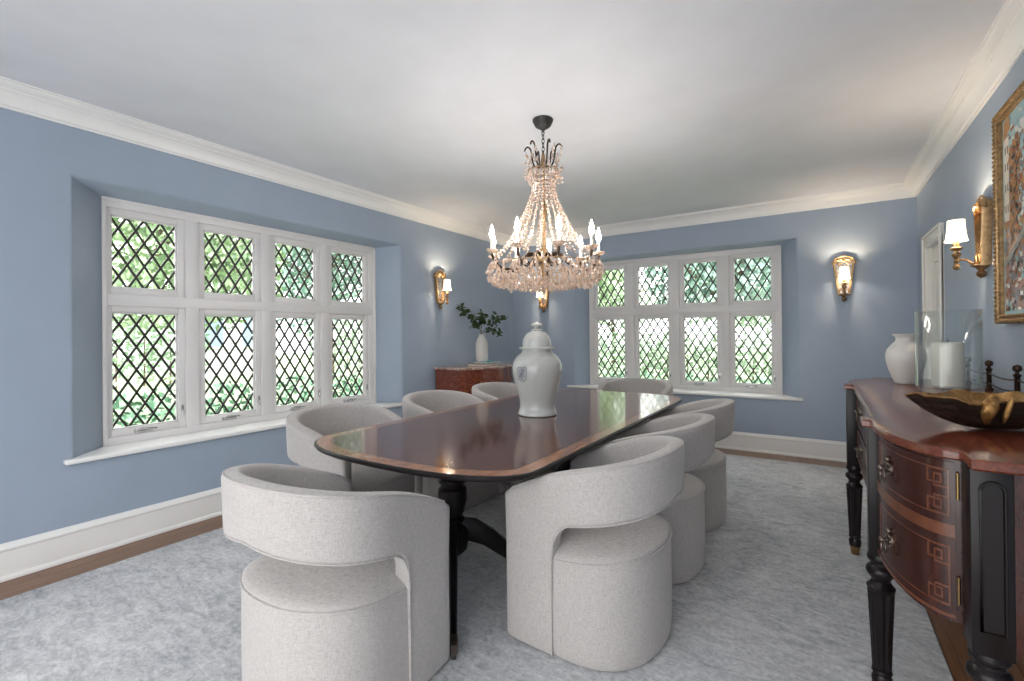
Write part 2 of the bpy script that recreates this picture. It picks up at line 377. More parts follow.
# ------------------------------------------------------------------ windows
def clipseg(p, q, x0, x1, y0, y1):
    t0, t1 = 0, 1; dx, dy = q[0]-p[0], q[1]-p[1]
    for pp, qq in ((-dx, p[0]-x0), (dx, x1-p[0]), (-dy, p[1]-y0), (dy, y1-p[1])):
        if abs(pp) < 1e-9:
            if qq < 0: return None
        else:
            r = qq/pp
            if pp < 0: t0 = max(t0, r)
            else: t1 = min(t1, r)
    if t1-t0 < 1e-3: return None
    return (p[0]+dx*t0, p[1]+dy*t0), (p[0]+dx*t1, p[1]+dy*t1)
def window(name, mp, f0, f1, sillz, sill_u, trimname, nx=4, sh=0):
    root = bpy.data.objects.new(name, None); COL.objects.link(root); struct(root)
    root.location = mp((f0[0]+f1[0])/2, f0[1], .24); ORG[root.name] = Vector(root.location)
    def ubox(m, u0, u1, z0, z1, w0, w1, bev=.004):
        p, q = mp(u0, z0, w0), mp(u1, z1, w1); m.box(p[0], q[0], p[1], q[1], p[2], q[2], bev)
    U0, U1 = f0[0], f1[0]; Z0, Z1 = f0[1], f1[1]
    pitch = .5565; uc = (U0+U1)/2+sh; ow = .47; hw = ow/2
    cols = [uc+(i-1.5)*pitch for i in range(4)]
    rows = [(Z0+.06, 1.50+Z0-.58), (1.575+Z0-.58, Z1-.057)]
    m = MB(); e = .02
    ubox(m, U0-e, cols[0]-hw, Z0-e, Z1+e, .2, .3); ubox(m, cols[3]+hw, U1+e, Z0-e, Z1+e, .2, .3)
    for i in range(3): ubox(m, cols[i]+hw, cols[i+1]-hw, Z0, Z1, .2, .3)
    ubox(m, U0, U1, Z0-e, rows[0][0], .199, .3); ubox(m, U0, U1, rows[0][1], rows[1][0], .199, .3); ubox(m, U0, U1, rows[1][1], Z1+e, .199, .3)
    # slim raised outer moulding
    for (a0, a1, b0, b1) in ((U0-.004, U0+.022, Z0, Z1-.021), (U1-.022, U1+.004, Z0, Z1-.021), (U0-.004, U1+.004, Z1-.02, Z1+.004)): ubox(m, a0, a1, b0, b1, .19, .21)
    m.build('window_frame', 'sash_white', root)
    for r, (z0, z1) in enumerate(rows):
        for u in cols:
            s = MB(); b = .043; w0, w1 = .217, .262
            for (a0, a1, c0, c1) in ((u-hw, u-hw+b, z0, z1), (u+hw-b, u+hw, z0, z1), (u-hw+b, u+hw-b, z0, z0+b), (u-hw+b, u+hw-b, z1-b, z1)): ubox(s, a0, a1, c0, c1, w0, w1, .003)
            g = .01
            for (a0, a1, c0, c1) in ((u-hw+b, u-hw+b+g, z0+b, z1-b), (u+hw-b-g, u+hw-b, z0+b, z1-b), (u-hw+b, u+hw-b, z0+b, z0+b+g), (u-hw+b, u+hw-b, z1-b-g, z1-b)): ubox(s, a0, a1, c0, c1, .232, .258, .002)
            so = s.build('sash', 'sash_white', root)
            x0, x1, y0, y1 = u-hw+b, u+hw-b, z0+b, z1-b
            gl = MB(); gl.add([mp(x0, y0, .25), mp(x1, y0, .25), mp(x1, y1, .25), mp(x0, y1, .25)], [(0, 1, 2, 3)]); gl.build('glass_pane', 'window_glass', so)
            L = MB(); ny = 3 if r else 5; dx = (x1-x0)/nx; dy = (y1-y0)/ny; wd = .0066
            # three diamonds high above, five below, each a flat lead came
            for k in range(-ny-1, nx+ny+2):
                for sg in (1, -1):
                    xs = x0+dx*k; p = (xs, y0); q = (xs+sg*dx*ny, y1)
                    sgm = clipseg(p, q, x0, x1, y0, y1)
                    if not sgm: continue
                    (ax, ay), (bx, by) = sgm; l = math.hypot(bx-ax, by-ay); nx_, ny_ = -(by-ay)/l*wd, (bx-ax)/l*wd
                    w = .244 if sg > 0 else .2445
                    q8 = [mp(ax+nx_, ay+ny_, w), mp(bx+nx_, by+ny_, w), mp(bx-nx_, by-ny_, w), mp(ax-nx_, ay-ny_, w)]
                    q8 += [mp(ax+nx_, ay+ny_, w+.011), mp(bx+nx_, by+ny_, w+.011), mp(bx-nx_, by-ny_, w+.011), mp(ax-nx_, ay-ny_, w+.011)]
                    L.add(q8, [(0, 1, 2, 3), (7, 6, 5, 4), (0, 4, 5, 1), (1, 5, 6, 2), (2, 6, 7, 3), (3, 7, 4, 0)])
            L.build('lead_lattice', 'lead', so)
            if r == 0:
                c = MB(); uu = u-.02
                ubox(c, uu-.055, uu+.05, z0+.006, z0+.03, .198, .222, .006)
                c.tube([mp(uu-.045, z0+.022, .2), mp(uu-.03, z0+.034, .185), mp(uu+.04, z0+.03, .182), mp(uu+.065, z0+.026, .186)], [.006, .007, .006, .008], 8)
                c.build('crank_handle', 'chrome', so)
                k = MB(); ubox(k, u+hw-.03, u+hw-.016, z0+.1, z0+.16, .205, .22, .003)
                k.tube([mp(u+hw-.023, z0+.13, .21), mp(u+hw-.023, z0+.09, .196)], .005, 8); k.build('sash_latch', 'chrome', so)
    m = MB(); o0, o1, nose = sill_u
    p, q = mp(o0, sillz-.03, -.035), mp(o1, sillz, .03); m.box(p[0], q[0], p[1], q[1], p[2], q[2], .011, 3)
    p, q = mp(f0[0]-.16, sillz-.03, .0), mp(f1[0]+.16, sillz, .21)
    vs = [mp(o0+.045, sillz, .01), mp(o1-.045, sillz, .01), mp(U1, sillz+.004, .21), mp(U0, sillz+.004, .21)]
    vs += [(v[0], v[1], v[2]-.03) for v in vs]
    m.add(vs, [(0, 1, 2, 3), (7, 6, 5, 4), (0, 4, 5, 1), (1, 5, 6, 2), (2, 6, 7, 3), (3, 7, 4, 0)])
    struct(m.build(trimname, 'trim_white'))
window('window_1', LM, LW['f0'], LW['f1'], .582, (.873, 3.535, 0), 'trim_5', sh=-.034)
window('window_2', BMp, BW['f0'], BW['f1'], .602, (-2.80, -.125, 0), 'trim_6')

# ------------------------------------------------------------------ rug
m = MB(); m.prism([(-3.345, -.9), (.405, -.9), (.405, 5.36), (-3.345, 5.36)], 0.0, .012, .004)
o = recenter(m.build('area_rug', 'rug_wool'), (-1.47, 2.2, 0)); tag(o, 'large pale grey-blue distressed wool rug covering most of the floor', 'rug')

# ------------------------------------------------------------------ dining table
TX, TY = -1.568, 2.757; TZ = .75
def table_outline(hw=.655, y1=1.42, D=.30, n=18):
    pts = []
    for sg in (1, -1):
        for i in range(n+1):
            t = PI*i/n; cx = math.cos(t)*sg; sx = math.sin(t)
            e = 2/2.5
            x = hw*math.copysign(abs(cx)**e, cx); y = sg*(y1-D)+sg*D*(sx**e)
            pts.append((TX+x, TY+y))
    return pts
tb = thing('dining_table', 'long glossy mahogany dining table with lighter banded edge on two dark pedestals', 'table', (TX, TY, .012))
out = table_outline(); m = MB()
i1 = inset(out, .006); i2 = inset(out, .012); i3 = inset(out, .08); i35 = inset(out, .084)
R = [[(x, y, TZ-.024) for x, y in inset(out, .03)], [(x, y, TZ-.022) for x, y in i1], [(x, y, TZ-.014) for x, y in out], [(x, y, TZ-.006) for x, y in out], [(x, y, TZ-.001) for x, y in i1], [(x, y, TZ) for x, y in i2]]
m.cur = 2; m.rings(R, True, False)
n = len(out); o0 = len(m.v)
m.cur = 1; m.add([(x, y, TZ) for x, y in i2]+[(x, y, TZ) for x, y in i3], [(k, (k+1) % n, n+(k+1) % n, n+k) for k in range(n)])
m.cur = 2; m.add([(x, y, TZ) for x, y in i3]+[(x, y, TZ) for x, y in i35], [(k, (k+1) % n, n+(k+1) % n, n+k) for k in range(n)])
m.cur = 0; m.add([(x, y, TZ) for x, y in i35], [tuple(range(n))])
o = m.build('tabletop', ['mahogany_top', 'satinwood_band', 'black_wood'], tb, recalc=True)
m = MB()
m.box(TX-.33, TX+.33, TY-.98, TY+.98, TZ-.065, TZ-.022, .01)
for sy in (-1, 1):
    m.box(TX-.42, TX+.42, TY+sy*.93-.16, TY+sy*.93+.16, TZ-.06, TZ-.022, .012)
    for sx in (-1, 1):
        m.box(TX+sx*.46-.05, TX+sx*.46+.05, TY+sy*.62-.02, TY+sy*.62+.02, TZ-.055, TZ-.02, .01); m.box(TX+sx*.40-.03, TX+sx*.40+.03, TY+sy*1.05-.04, TY+sy*1.05+.04, TZ-.05, TZ-.022, .01)
m.build('bearer', 'black_wood', tb)
for sy in (-1, 1):
    cy = TY+sy*.905
    m = MB(); m.lathe([(.10, TZ-.05), (.1, TZ-.065), (.06, TZ-.075), (.045, TZ-.10), (.05, .60), (.062, .565), (.072, .555), (.076, .545), (.072, .535), (.06, .53), (.058, .515), (.072, .50), (.075, .45), (.06, .39), (.045, .36), (.06, .35), (.062, .34), (.05, .33), (.06, .32), (.078, .30), (.082, .25), (.075, .20), (.05, .175), (.03, .16)], TX, cy, 26)
    m.build('pedestal_column', 'black_wood', tb)
    for q in range(4):
        a = PI/4+q*PI/2-.085; dx, dy = math.cos(a), math.sin(a)
        P = []; W = []; Hh = []
        for r, z, w, hh in ((.04, .29, .032, .06), (.10, .285, .03, .055), (.18, .245, .027, .046), (.28, .165, .024, .036), (.37, .10, .021, .029), (.46, .062, .019, .024), (.53, .055, .018, .02)):
            P.append((r, z)); W.append(w); Hh.append(hh)
        rings = []
        for i, (r, z) in enumerate(P):
            r0, z0 = P[max(i-1, 0)]; r1, z1 = P[min(i+1, len(P)-1)]; t = Vector((r1-r0, z1-z0)).normalized(); nn = Vector((-t.y, t.x))
            ring = []
            for (su, sv) in ((-1, -.6), (-.6, -1), (.6, -1), (1, -.6), (1, .6), (.6, 1), (-.6, 1), (-1, .6)):
                rr = r+nn.x*Hh[i]*sv; zz = z+nn.y*Hh[i]*sv
                ring.append((TX+dx*rr-dy*W[i]*su*.8, cy+dy*rr+dx*W[i]*su*.8, zz))
            rings.append(ring)
        m = MB(); m.rings(rings); lg = m.build('leg', 'black_wood', tb)
        def pt(r, s, z): return (TX+dx*r-dy*s, cy+dy*r+dx*s, z)
        m = MB(); rings = [[pt(r, su*w, .055+sv*hh) for su, sv in ((-1, -.7), (-.7, -1), (.7, -1), (1, -.7), (1, .7), (.7, 1), (-.7, 1), (-1, .7))] for r, w, hh in ((.505, .016, .021), (.51, .019, .024), (.565, .017, .023), (.575, .012, .016))]
        m.rings(rings); m.build('toe_cap', 'pewter', lg)
        m = MB(); c = Vector(pt(.56, 0, .03)); ax = Vector((-dy, dx, 0))
        m.tube([c-ax*.010, c-ax*.008, c+ax*.008, c+ax*.010], [.012, .018, .018, .012], 16); m.tube([pt(.55, 0, .05), pt(.56, 0, .03)], .006, 8); m.build('caster', 'iron', lg)

# ------------------------------------------------------------------ chairs
def make_chair():
    root = thing('dining_chair', '', 'chair', (0, 0, 0), local=True)
    W, F, RB = .325, .29, .295
    # plan path of the outer face: front right -> back -> front left
    side = []
    ys = [F, .25, .21, .17, .13, .09, .066, .060, .054, .045, .03, .01, -.02]
    for y in ys: side.append((W-.012*max(0, (y-.1)/.2)**2, y))
    N = 18
    arc = []
    for i in range(1, N):
        t = PI/2*i/N; e = 2/2.25
        arc.append((W*math.cos(t)**e, -.02-(RB-.02)*math.sin(t)**e))
    half = side+arc+[(0, -RB)]
    path = half+[(-x, y) for x, y in reversed(half[:-1])]
    n = len(path); s = [0]
    for i in range(1, n): s.append(s[-1]+math.dist(path[i], path[i-1]))
    S = s[-1]; nside = len(side)
    s_seam = s[7]                                   # y=.060
    def zt(si):
        d = min(si, S-si); f = d/(S/2)
        return .618+.195*(1-(1-f)**2.2)
    def zb(si):
        d = min(si, S-si)
        if d <= s_seam+1e-6: return .004
        q = (d-s_seam)
        if q < .01: return .375
        k = min(1, q/.09); return .375+.125*math.sqrt(max(0, 1-(1-k)**2))+.118*min(1, q/(S/2-s_seam))**.6
    T, r = .068, .022
    def normal(i):
        p0 = path[max(i-1, 0)]; p1 = path[min(i+1, n-1)]; t = Vector((p1[0]-p0[0], p1[1]-p0[1])).normalized()
        return Vector((t.y, -t.x)) if (Vector((t.y, -t.x)).dot(Vector(path[i])-Vector((0, .2))) < 0) else Vector((-t.y, t.x))
    def flare(i, z):
        w = min(1, max(0, (s[min(i, n-1-i)]-.08)/.42)); w = w*w*(3-2*w)
        h_ = min(1, max(0, (z-.36)/.16)); h_ = h_*h_*(3-2*h_)
        return h_*.040*w+max(0, (z-.42)/.40)*.012
    def section(i, shrink=0, along=0):
        nn = normal(i); x, y = path[i]; z0 = zb(s[i])+shrink; z1 = zt(s[i])-shrink; d0, d1 = shrink, T-shrink
        p0 = path[max(i-1, 0)]; p1 = path[min(i+1, n-1)]; t = Vector((p1[0]-p0[0], p1[1]-p0[1])).normalized()
        pts = []; rr = max(.004, r-shrink)
        cs = [(d0+rr, z1-rr, 180, 90), (d1-rr, z1-rr, 90, 0)]
        for (cd, cz, a0, a1) in cs:
            for k in range(5):
                a = math.radians(a0+(a1-a0)*k/4); pts.append((cd+rr*math.cos(a), cz+rr*math.sin(a)))
        for k in range(1, 6): pts.append((d1, z1-rr+(z0+rr-z1+rr)*k/6))
        for (cd, cz, a0, a1) in [(d1-rr, z0+rr, 0, -90), (d0+rr, z0+rr, -90, -180)]:
            for k in range(5):
                a = math.radians(a0+(a1-a0)*k/4); pts.append((cd+rr*math.cos(a), cz+rr*math.sin(a)))
        for k in range(1, 6): pts.append((d0, z0+rr+(z1-rr-z0-rr)*k/6))
        out = []
        for d, z in pts:
            fl = flare(i, z)                                    # the band leans out
            o = d-fl
            out.append((x+nn.x*o+t.x*along, y+nn.y*o+t.y*along, z))
        return out
    m = MB(); rings = [section(0, .018, -.0), section(0, .006, .004), section(0, 0, .016)]+[section(i) for i in range(1, n-1)]+[section(n-1, 0, -.016), section(n-1, .006, -.004), section(n-1, .018, 0)]
    m.rings(rings); m.build('back_shell', 'linen_weave', root, angle=55)
    # drum base, its outline a hair inside the shell
    outl = []
    for i in range(n):
        if path[i][1] > .27: continue
        nn = normal(i); outl.append((path[i][0]+nn.x*.007, path[i][1]+nn.y*.007))
    full = []
    x0, y0 = outl[0]
    # front edge with soft corners, gently bowed
    front = [(-x0+.01, .262), (-x0*.8, .272), (-x0*.4, .28), (0, .283), (x0*.4, .28), (x0*.8, .272), (x0-.01, .262)]
    full = outl+front
    m = MB(); rs = []
    for dz, ins in ((.002, .022), (.006, .012), (.02, .003), (.06, 0), (.2, -.001), (.35, 0), (.378, .001), (.385, .004)):
        p = inset(full, ins) if ins else full; tl = lambda y: .030*min(1, max(0, (.06-y)/.30))*min(1, dz/.385)**3
        rs.append([(x, y, dz+tl(y)) for x, y in p])
    m.rings(rs); m.build('base', 'linen_weave', root, angle=55)
    m = MB(); rs = []
    for ins, z in ((.004, .383), (.001, .390), (.003, .398), (.02, .412), (.06, .43), (.11, .442), (.17, .448)):
        rs.append([(x*(1-ins/.33), y*(1-ins/.30)+.0, z+.030*min(1, max(0, (.06-y)/.30))*(1-.75*min(1, ins/.11))) for x, y in full])
    m.rings(rs); m.build('seat', 'linen_weave', root, angle=60)
    # piping along the seams
    m = MB()
    edge = [(x*1.004, y*1.004, .386+.030*min(1, max(0, (.06-y)/.30))) for x, y in outl if y < .056]
    m.tube(edge, .0042, 6)
    for i0, sg in ((7, 1), (n-8, -1)):
        x, y = path[i0]; m.tube([(x+.0005*sg, y, .006), (x+.001*sg, y, .2), (x+.001*sg, y, .385)], .003, 6)
    top = []
    for i in range(1, n-1):
        nn = normal(i); z = zt(s[i]); fl = flare(i, z); top.append((path[i][0]+nn.x*(.006-fl), path[i][1]+nn.y*(.006-fl), z-.005))
    m.tube(top, .003, 6)
    low = []
    for i in range(1, n-1):
        if zb(s[i]) < .38: continue
        nn = normal(i); z = zb(s[i]); fl = flare(i, z); low.append((path[i][0]+nn.x*(.005-fl), path[i][1]+nn.y*(.005-fl), z+.004))
    m.tube(low, .003, 6)
    m.build('piping', 'linen_weave', root)
    return root
chair0 = make_chair()
CH = [  # x, y, heading (direction the seat faces, degrees from +x), label
    (-.81, 1.95, 178, 'pale grey upholstered barrel chair nearest the viewer on the sideboard side of the table'),
    (-.81, 2.665, 180, 'pale grey barrel chair in the middle of the row facing away from the sideboard'),
    (-.81, 3.40, 181, 'pale grey barrel chair farthest along the row on the sideboard side of the table'),
    (-1.52, 1.12, 90, 'pale grey barrel chair at the near head of the table, back to the viewer'),
    (-2.43, 1.93, 2, 'pale grey barrel chair nearest the viewer on the long window side of the table'),
    (-2.405, 2.84, 0, 'pale grey barrel chair in the middle of the row under the long side window'),
    (-2.34, 3.62, -2, 'pale grey barrel chair in front of the burl chest beside the white ginger jar'),
    (-1.50, 4.43, 270, 'pale grey barrel chair at the far head of the table under the back window')]
for i, (x, y, hd, lab) in enumerate(CH):
    c = chair0 if i == 0 else copy_tree(chair0)
    c.location = (x, y, .012); c.rotation_euler = (0, 0, math.radians(hd-90)); c['label'] = lab; c['group'] = 'barrel chairs around the dining table'

# ------------------------------------------------------------------ ginger jar
jx, jy = -1.562, 2.715
def spl(pts, n=8):
    out = []
    for i in range(len(pts)-1):
        p0 = pts[max(i-1, 0)]; p1 = pts[i]; p2 = pts[i+1]; p3 = pts[min(i+2, len(pts)-1)]
        for k in range(n):
            t = k/n
            out.append(tuple(.5*((2*p1[j])+(-p0[j]+p2[j])*t+(2*p0[j]-5*p1[j]+4*p2[j]-p3[j])*t*t+(-p0[j]+3*p1[j]-3*p2[j]+p3[j])*t**3) for j in range(len(p1))))
    return out+[tuple(pts[-1])]
jar = thing('ginger_jar', 'tall white porcelain ginger jar with domed lid standing on the dining table', 'jar', (jx, jy, TZ))
bodyp = spl([(.122, 0), (.128, .006), (.126, .02), (.116, .052), (.117, .095), (.134, .16), (.154, .235), (.164, .297), (.158, .345), (.136, .383), (.112, .402), (.100, .416), (.100, .436)], 6)
m = MB(); m.lathe([(r, TZ+.001+z) for r, z in bodyp], jx, jy, 56); m.build('jar_body', 'porcelain', jar)
m = MB(); m.lathe([(r, TZ+.001+z) for r, z in [(.102, .436), (.117, .432), (.120, .438), (.117, .444), (.102, .448), (.094, .452)]+spl([(.094, .452), (.094, .472), (.088, .503), (.070, .532), (.042, .55), (.028, .555)], 5)[1:]], jx, jy, 48)
ld = m.build('lid', 'porcelain', jar)
m = MB(); m.lathe([(r, TZ+.001+.553+(z-.592)*.82) for r, z in spl([(.03, .592), (.036, .598), (.034, .606), (.02, .612), (.018, .622), (.034, .632), (.038, .642), (.03, .652), (.012, .66), (.010, .668), (.001, .67)], 4)], jx, jy, 24); m.build('finial', 'porcelain', ld)
# crest: a small shield outline with interlaced strokes on the shoulder
def jr(z):
    for (r0, z0), (r1, z1) in zip(bodyp, bodyp[1:]):
        if z0 <= z <= z1 and z1 > z0: return r0+(r1-r0)*(z-z0)/(z1-z0)
    return .15
va = math.atan2(-jy, -jx)                        # towards the camera
def onjar(u, z): a = va-math.radians(37)+u/.16; r = jr(z)+.0012; return (jx+r*math.cos(a), jy+r*math.sin(a), TZ+.001+z)
m = MB(); zc = .275
sh = [(-.034, .045), (.034, .045), (.036, .0), (.03, -.03), (0, -.05), (-.03, -.03), (-.036, 0), (-.034, .045)]
sh = [p for i in range(len(sh)-1) for p in [(sh[i][0]+(sh[i+1][0]-sh[i][0])*k/4, sh[i][1]+(sh[i+1][1]-sh[i][1])*k/4) for k in range(4)]]
m.tube([onjar(u, zc+z) for u, z in sh], .0022, 6, True)
for k in range(3): m.tube([onjar(.02*math.cos(t)*(1-.2*k), zc+.005+.026*math.sin(t+k)) for t in [2*PI*i/16 for i in range(16)]], .0018, 5, True)
for u0, z0, u1, z1 in ((-.026, -.02, .026, .03), (.026, -.02, -.026, .03), (-.02, .036, .02, .036), (0, -.036, 0, .036), (-.016, -.03, .016, -.03)): m.tube([onjar(u0+(u1-u0)*k/5, zc+z0+(z1-z0)*k/5) for k in range(6)], .0018, 5)
o = m.build('crest', 'emblem_ink', jar); o['label'] = 'blue-grey painted shield crest'

# ------------------------------------------------------------------ sideboard
SX, SY = .46, 2.685
sb = thing('sideboard', 'dark mahogany bow-ended sideboard with inlaid doors and reeded legs along the right wall', 'sideboard', (SX, SY, 0))
mir = lambda pts: [(x, 2*SY-y) for x, y in pts]
def endcurve(rx, ry, n=14, cx=.295, cy=2.0): return [(cx-rx*math.cos(PI/2*i/n), cy-ry*math.sin(PI/2*i/n)) for i in range(n+1)]
ZB, ZT = .535, .98
def outline(cor, rx, ry, rec, blk, back, yb=.044):
    # from near back corner round the front to the far back corner
    near = [(back, 1.50+cor), (.295+cor, 1.50+cor), (.295+cor, 2.0-ry-.004)]+list(reversed(endcurve(rx, ry)))+[(.295-rx, 2.048-yb), (blk, 2.05-yb), (blk, 2.05+yb), (rec, 2.052+yb)]
    return near+list(reversed(mir(near)))
body = outline(.03, .125, .375, .193, .152, .765, .03)
m = MB(); m.prism(body, ZB, ZT-.026); m.build('carcass', 'mahogany_case', sb)
topo = outline(.004, .148, .40, .163, .126, .770)
m = MB(); i1 = inset(topo, .006)
m.rings([[(x, y, ZT-.027) for x, y in i1], [(x, y, ZT-.022) for x, y in topo], [(x, y, ZT-.007) for x, y in topo], [(x, y, ZT-.001) for x, y in inset(topo, .003)], [(x, y, ZT) for x, y in i1]])
m.build('top', 'mahogany_slab', sb)
def leg_profile(): return [(.030, .0), (.022, .002), (.019, .05), (.024, .055)]
def sleg(cx, cy, blockz0, w=.034):
    m = MB()
    # square block, turned collars, reeded taper
    m.box(cx-w, cx+w, cy-w, cy+w, blockz0, ZT-.026, .004)
    z = blockz0
    m.lathe([(.022, .055), (.028, .062), (.03, .09), (.024, .105), (.03, .112), (.028, .122)], cx, cy, 24)
    m.lathe([(.025, .12), (.035, .375), (.036, .39)], cx, cy, 60, 12, .07)
    m.lathe([(.034, .388), (.040, .396), (.041, .404), (.033, .412), (.026, .424), (.030, .436), (.040, .446), (.043, .458), (.039, .470), (.03, .478), (.03, .488), (.037, .494), (.039, .504), (.036, .512), (.036, z+.004)], cx, cy, 28)
    lg = m.build('leg', 'black_wood', sb)
    m = MB(); m.lathe([(.018, .0125), (.020, .016), (.023, .05), (.027, .057), (.024, .062)], cx, cy, 20); m.build('foot_cap', 'brass', lg)
    return lg
LEGS = [(.176, 2.05), (.170, 2*SY-2.05), (.338, 1.565), (.338, 2*SY-1.565), ]
for cx, cy in LEGS: sleg(cx, cy, ZB-.02, .038 if cx > .3 else .034)
for cy in (1.58, 2*SY-1.58): sleg(.715, cy, ZB-.02)
# arched sunk panels on the end pilasters
for s_ in (0, 1):
    f = (lambda y: y) if s_ == 0 else (lambda y: 2*SY-y)
    arch = [(.338-.021, .575), (.338+.021, .575)]+[(.338+.021*math.cos(PI*i/10), .905+.021*math.sin(PI*i/10)) for i in range(11)]
    m = MB(); m.tube([(x, f(1.5225), z) for x, z in arch], .0032, 6, True)
    inn = inset(arch, .004)
    m.add([(x, f(1.5232), z) for x, z in inn], [tuple(range(len(inn)))]); m.build('pilaster_panel', 'black_wood', sb)
    # end panel with a thin inlaid border
    m = MB(); y = f(1.528)
    for (a, b, c, d) in ((.40, .72, .925, .930), (.40, .72, .56, .565), (.40, .405, .56, .93), (.715, .72, .56, .93), (.412, .415, .572, .918)): m.box(a, b, y-.0012, y+.002, c, d)
    m.build('end_inlay', 'inlay_wood', sb)
    # bowed door: two false drawers
    rx, ry = .125, .375
    def dp(t, z, off): 
        c, sn = math.cos(t), math.sin(t); nn = Vector((-c/rx, -sn/ry)).normalized()
        return (.295-rx*c+nn.x*off, f(2.0-ry*sn+nn.y*off), z)
    def curved(mm, t0, t1, z0, z1, o0, o1, k=10):
        rs = []
        for i in range(k+1):
            t = t0+(t1-t0)*i/k; rs.append([dp(t, z0, o0), dp(t, z0, o1), dp(t, z1, o1), dp(t, z1, o0)])
        mm.rings(rs)
    dg = math.radians
    m = MB(); curved(m, dg(3), dg(88), ZB+.012, ZT-.036, -.003, .006, 18); dr = m.build('door', 'mahogany_case', sb)
    m = MB(); curved(m, dg(3), dg(88), .752, .784, .004, .0072, 18); curved(m, dg(3), dg(88), ZB+.012, ZB+.02, .004, .0072, 18)
    for z0, z1 in ((.805, .925), (.575, .728)):
        L_ = .0026
        curved(m, dg(12), dg(68), z1-L_, z1, .004, .0072, 12); curved(m, dg(12), dg(68), z0, z0+L_, .004, .0072, 12)
        curved(m, dg(12), dg(12.8), z0, z1, .004, .0072, 2)
        # key pattern at the hinge end
        hh = z1-z0; ks = .0048
        def key(ta, tb, za, zb_): curved(m, dg(ta), dg(tb), za, zb_, .004, .0074, 3)
        key(67, 84, z1-ks, z1); key(82.8, 84, z0, z1); key(67, 84, z0, z0+ks)
        for zz, sg in ((z1, -1), (z0, 1)):
            q = lambda d: zz+sg*d
            key(67, 68.3, min(q(0), q(.036)), max(q(0), q(.036))); key(67, 78.5, min(q(.036), q(.036+ks)), max(q(.036), q(.036+ks)))
            key(77.2, 78.5, min(q(.014), q(.036)), max(q(.014), q(.036))); key(72, 78.5, min(q(.014), q(.014+ks)), max(q(.014), q(.014+ks))); key(72, 73.2, min(q(.014), q(.05)), max(q(.014), q(.05)))
            if True: key(73, 83, min(q(.05-ks), q(.05)), max(q(.05-ks), q(.05)))
    m.build('inlay', 'inlay_wood', dr)
    for z in (.865, .648):
        m = MB(); c = Vector(dp(dg(29), z, .007)); e = Vector(dp(dg(29), z, .02)); d_ = (e-c).normalized(); tg = Vector((-d_.y, d_.x, 0))
        m.tube([c-d_*.004, c+d_*.003, c+d_*.006], [.022, .021, .010], 20)
        for k in range(6):
            a = 2*PI*k/6; m.ball(c+d_*.003+tg*.017*math.cos(a)+Vector((0, 0, .017*math.sin(a))), .005, 8)
        m.tube([c, c+d_*.02], .006, 10); m.ball(c+d_*.02, .009, 10)
        m.tube([c+d_*.016+tg*.021*math.cos(a)+Vector((0, 0, -.019+.021*math.sin(a))) for a in [2*PI*i/20 for i in range(20)]], .0032, 8, True)
        m.ball(c+d_*.003+Vector((0, 0, .028)), .009, 10)
        m.build('ring_pull', 'pewter', dr)
    for z in (.885, .62):
        m = MB(); p = dp(dg(88.5), z, .006); m.tube([(p[0]+.004, p[1]-.004 if s_ == 0 else p[1]+.004, z-.034), (p[0]+.004, p[1]-.004 if s_ == 0 else p[1]+.004, z+.034)], .0036, 10); m.build('hinge', 'brass', dr)
# centre drawers in the recess
for z0, z1 in ((.56, .745), (.755, .94)):
    m = MB(); m.box(.183, .20, 2.105, 2*SY-2.105, z0, z1, .004); dw = m.build('drawer', 'mahogany_case', sb)
    m = MB()
    for (ya, yb, za, zb_) in ((2.13, 2*SY-2.13, z0+.015, z0+.0185), (2.13, 2*SY-2.13, z1-.0185, z1-.015), (2.13, 2.1335, z0+.015, z1-.015), (2*SY-2.1335, 2*SY-2.13, z0+.015, z1-.015)): m.box(.1815, .185, ya, yb, za, zb_)
    m.build('inlay', 'inlay_wood', dw)
    for y in (2.36, 2*SY-2.36):
        zc_ = (z0+z1)/2+.02; m = MB(); m.tube([(.186, y, zc_), (.178, y, zc_), (.175, y, zc_)], [.022, .021, .01], 18)
        m.ball((.165, y, zc_), .009, 10); m.tube([(.168, y+.021*math.cos(a), zc_-.019+.021*math.sin(a)) for a in [2*PI*i/20 for i in range(20)]], .0032, 8, True)
        m.build('ring_pull', 'pewter', dw)
# gallery rail at the back edge
ry_ = [1.66, 2.07, 2.48, 2.90, 3.30, 3.70]
for y in ry_:
    m = MB(); m.lathe([(.016, ZT), (.017, ZT+.006), (.010, ZT+.012), (.0095, ZT+.095), (.013, ZT+.10), (.014, ZT+.106), (.007, ZT+.112), (.006, ZT+.118), (.014, ZT+.124), (.0165, ZT+.134), (.013, ZT+.145), (.003, ZT+.15)], .725, y, 18); m.build('rail_post', 'bronze', sb)
m = MB()
for y0, y1 in zip(ry_, ry_[1:]):
    for zz, sag in ((ZT+.085, .012), (ZT+.035, .012)): m.tube([(.725, y0+(y1-y0)*k/8, zz-sag*math.sin(PI*k/8)) for k in range(9)], .0038, 8)
m.build('rail_bar', 'bronze', sb)

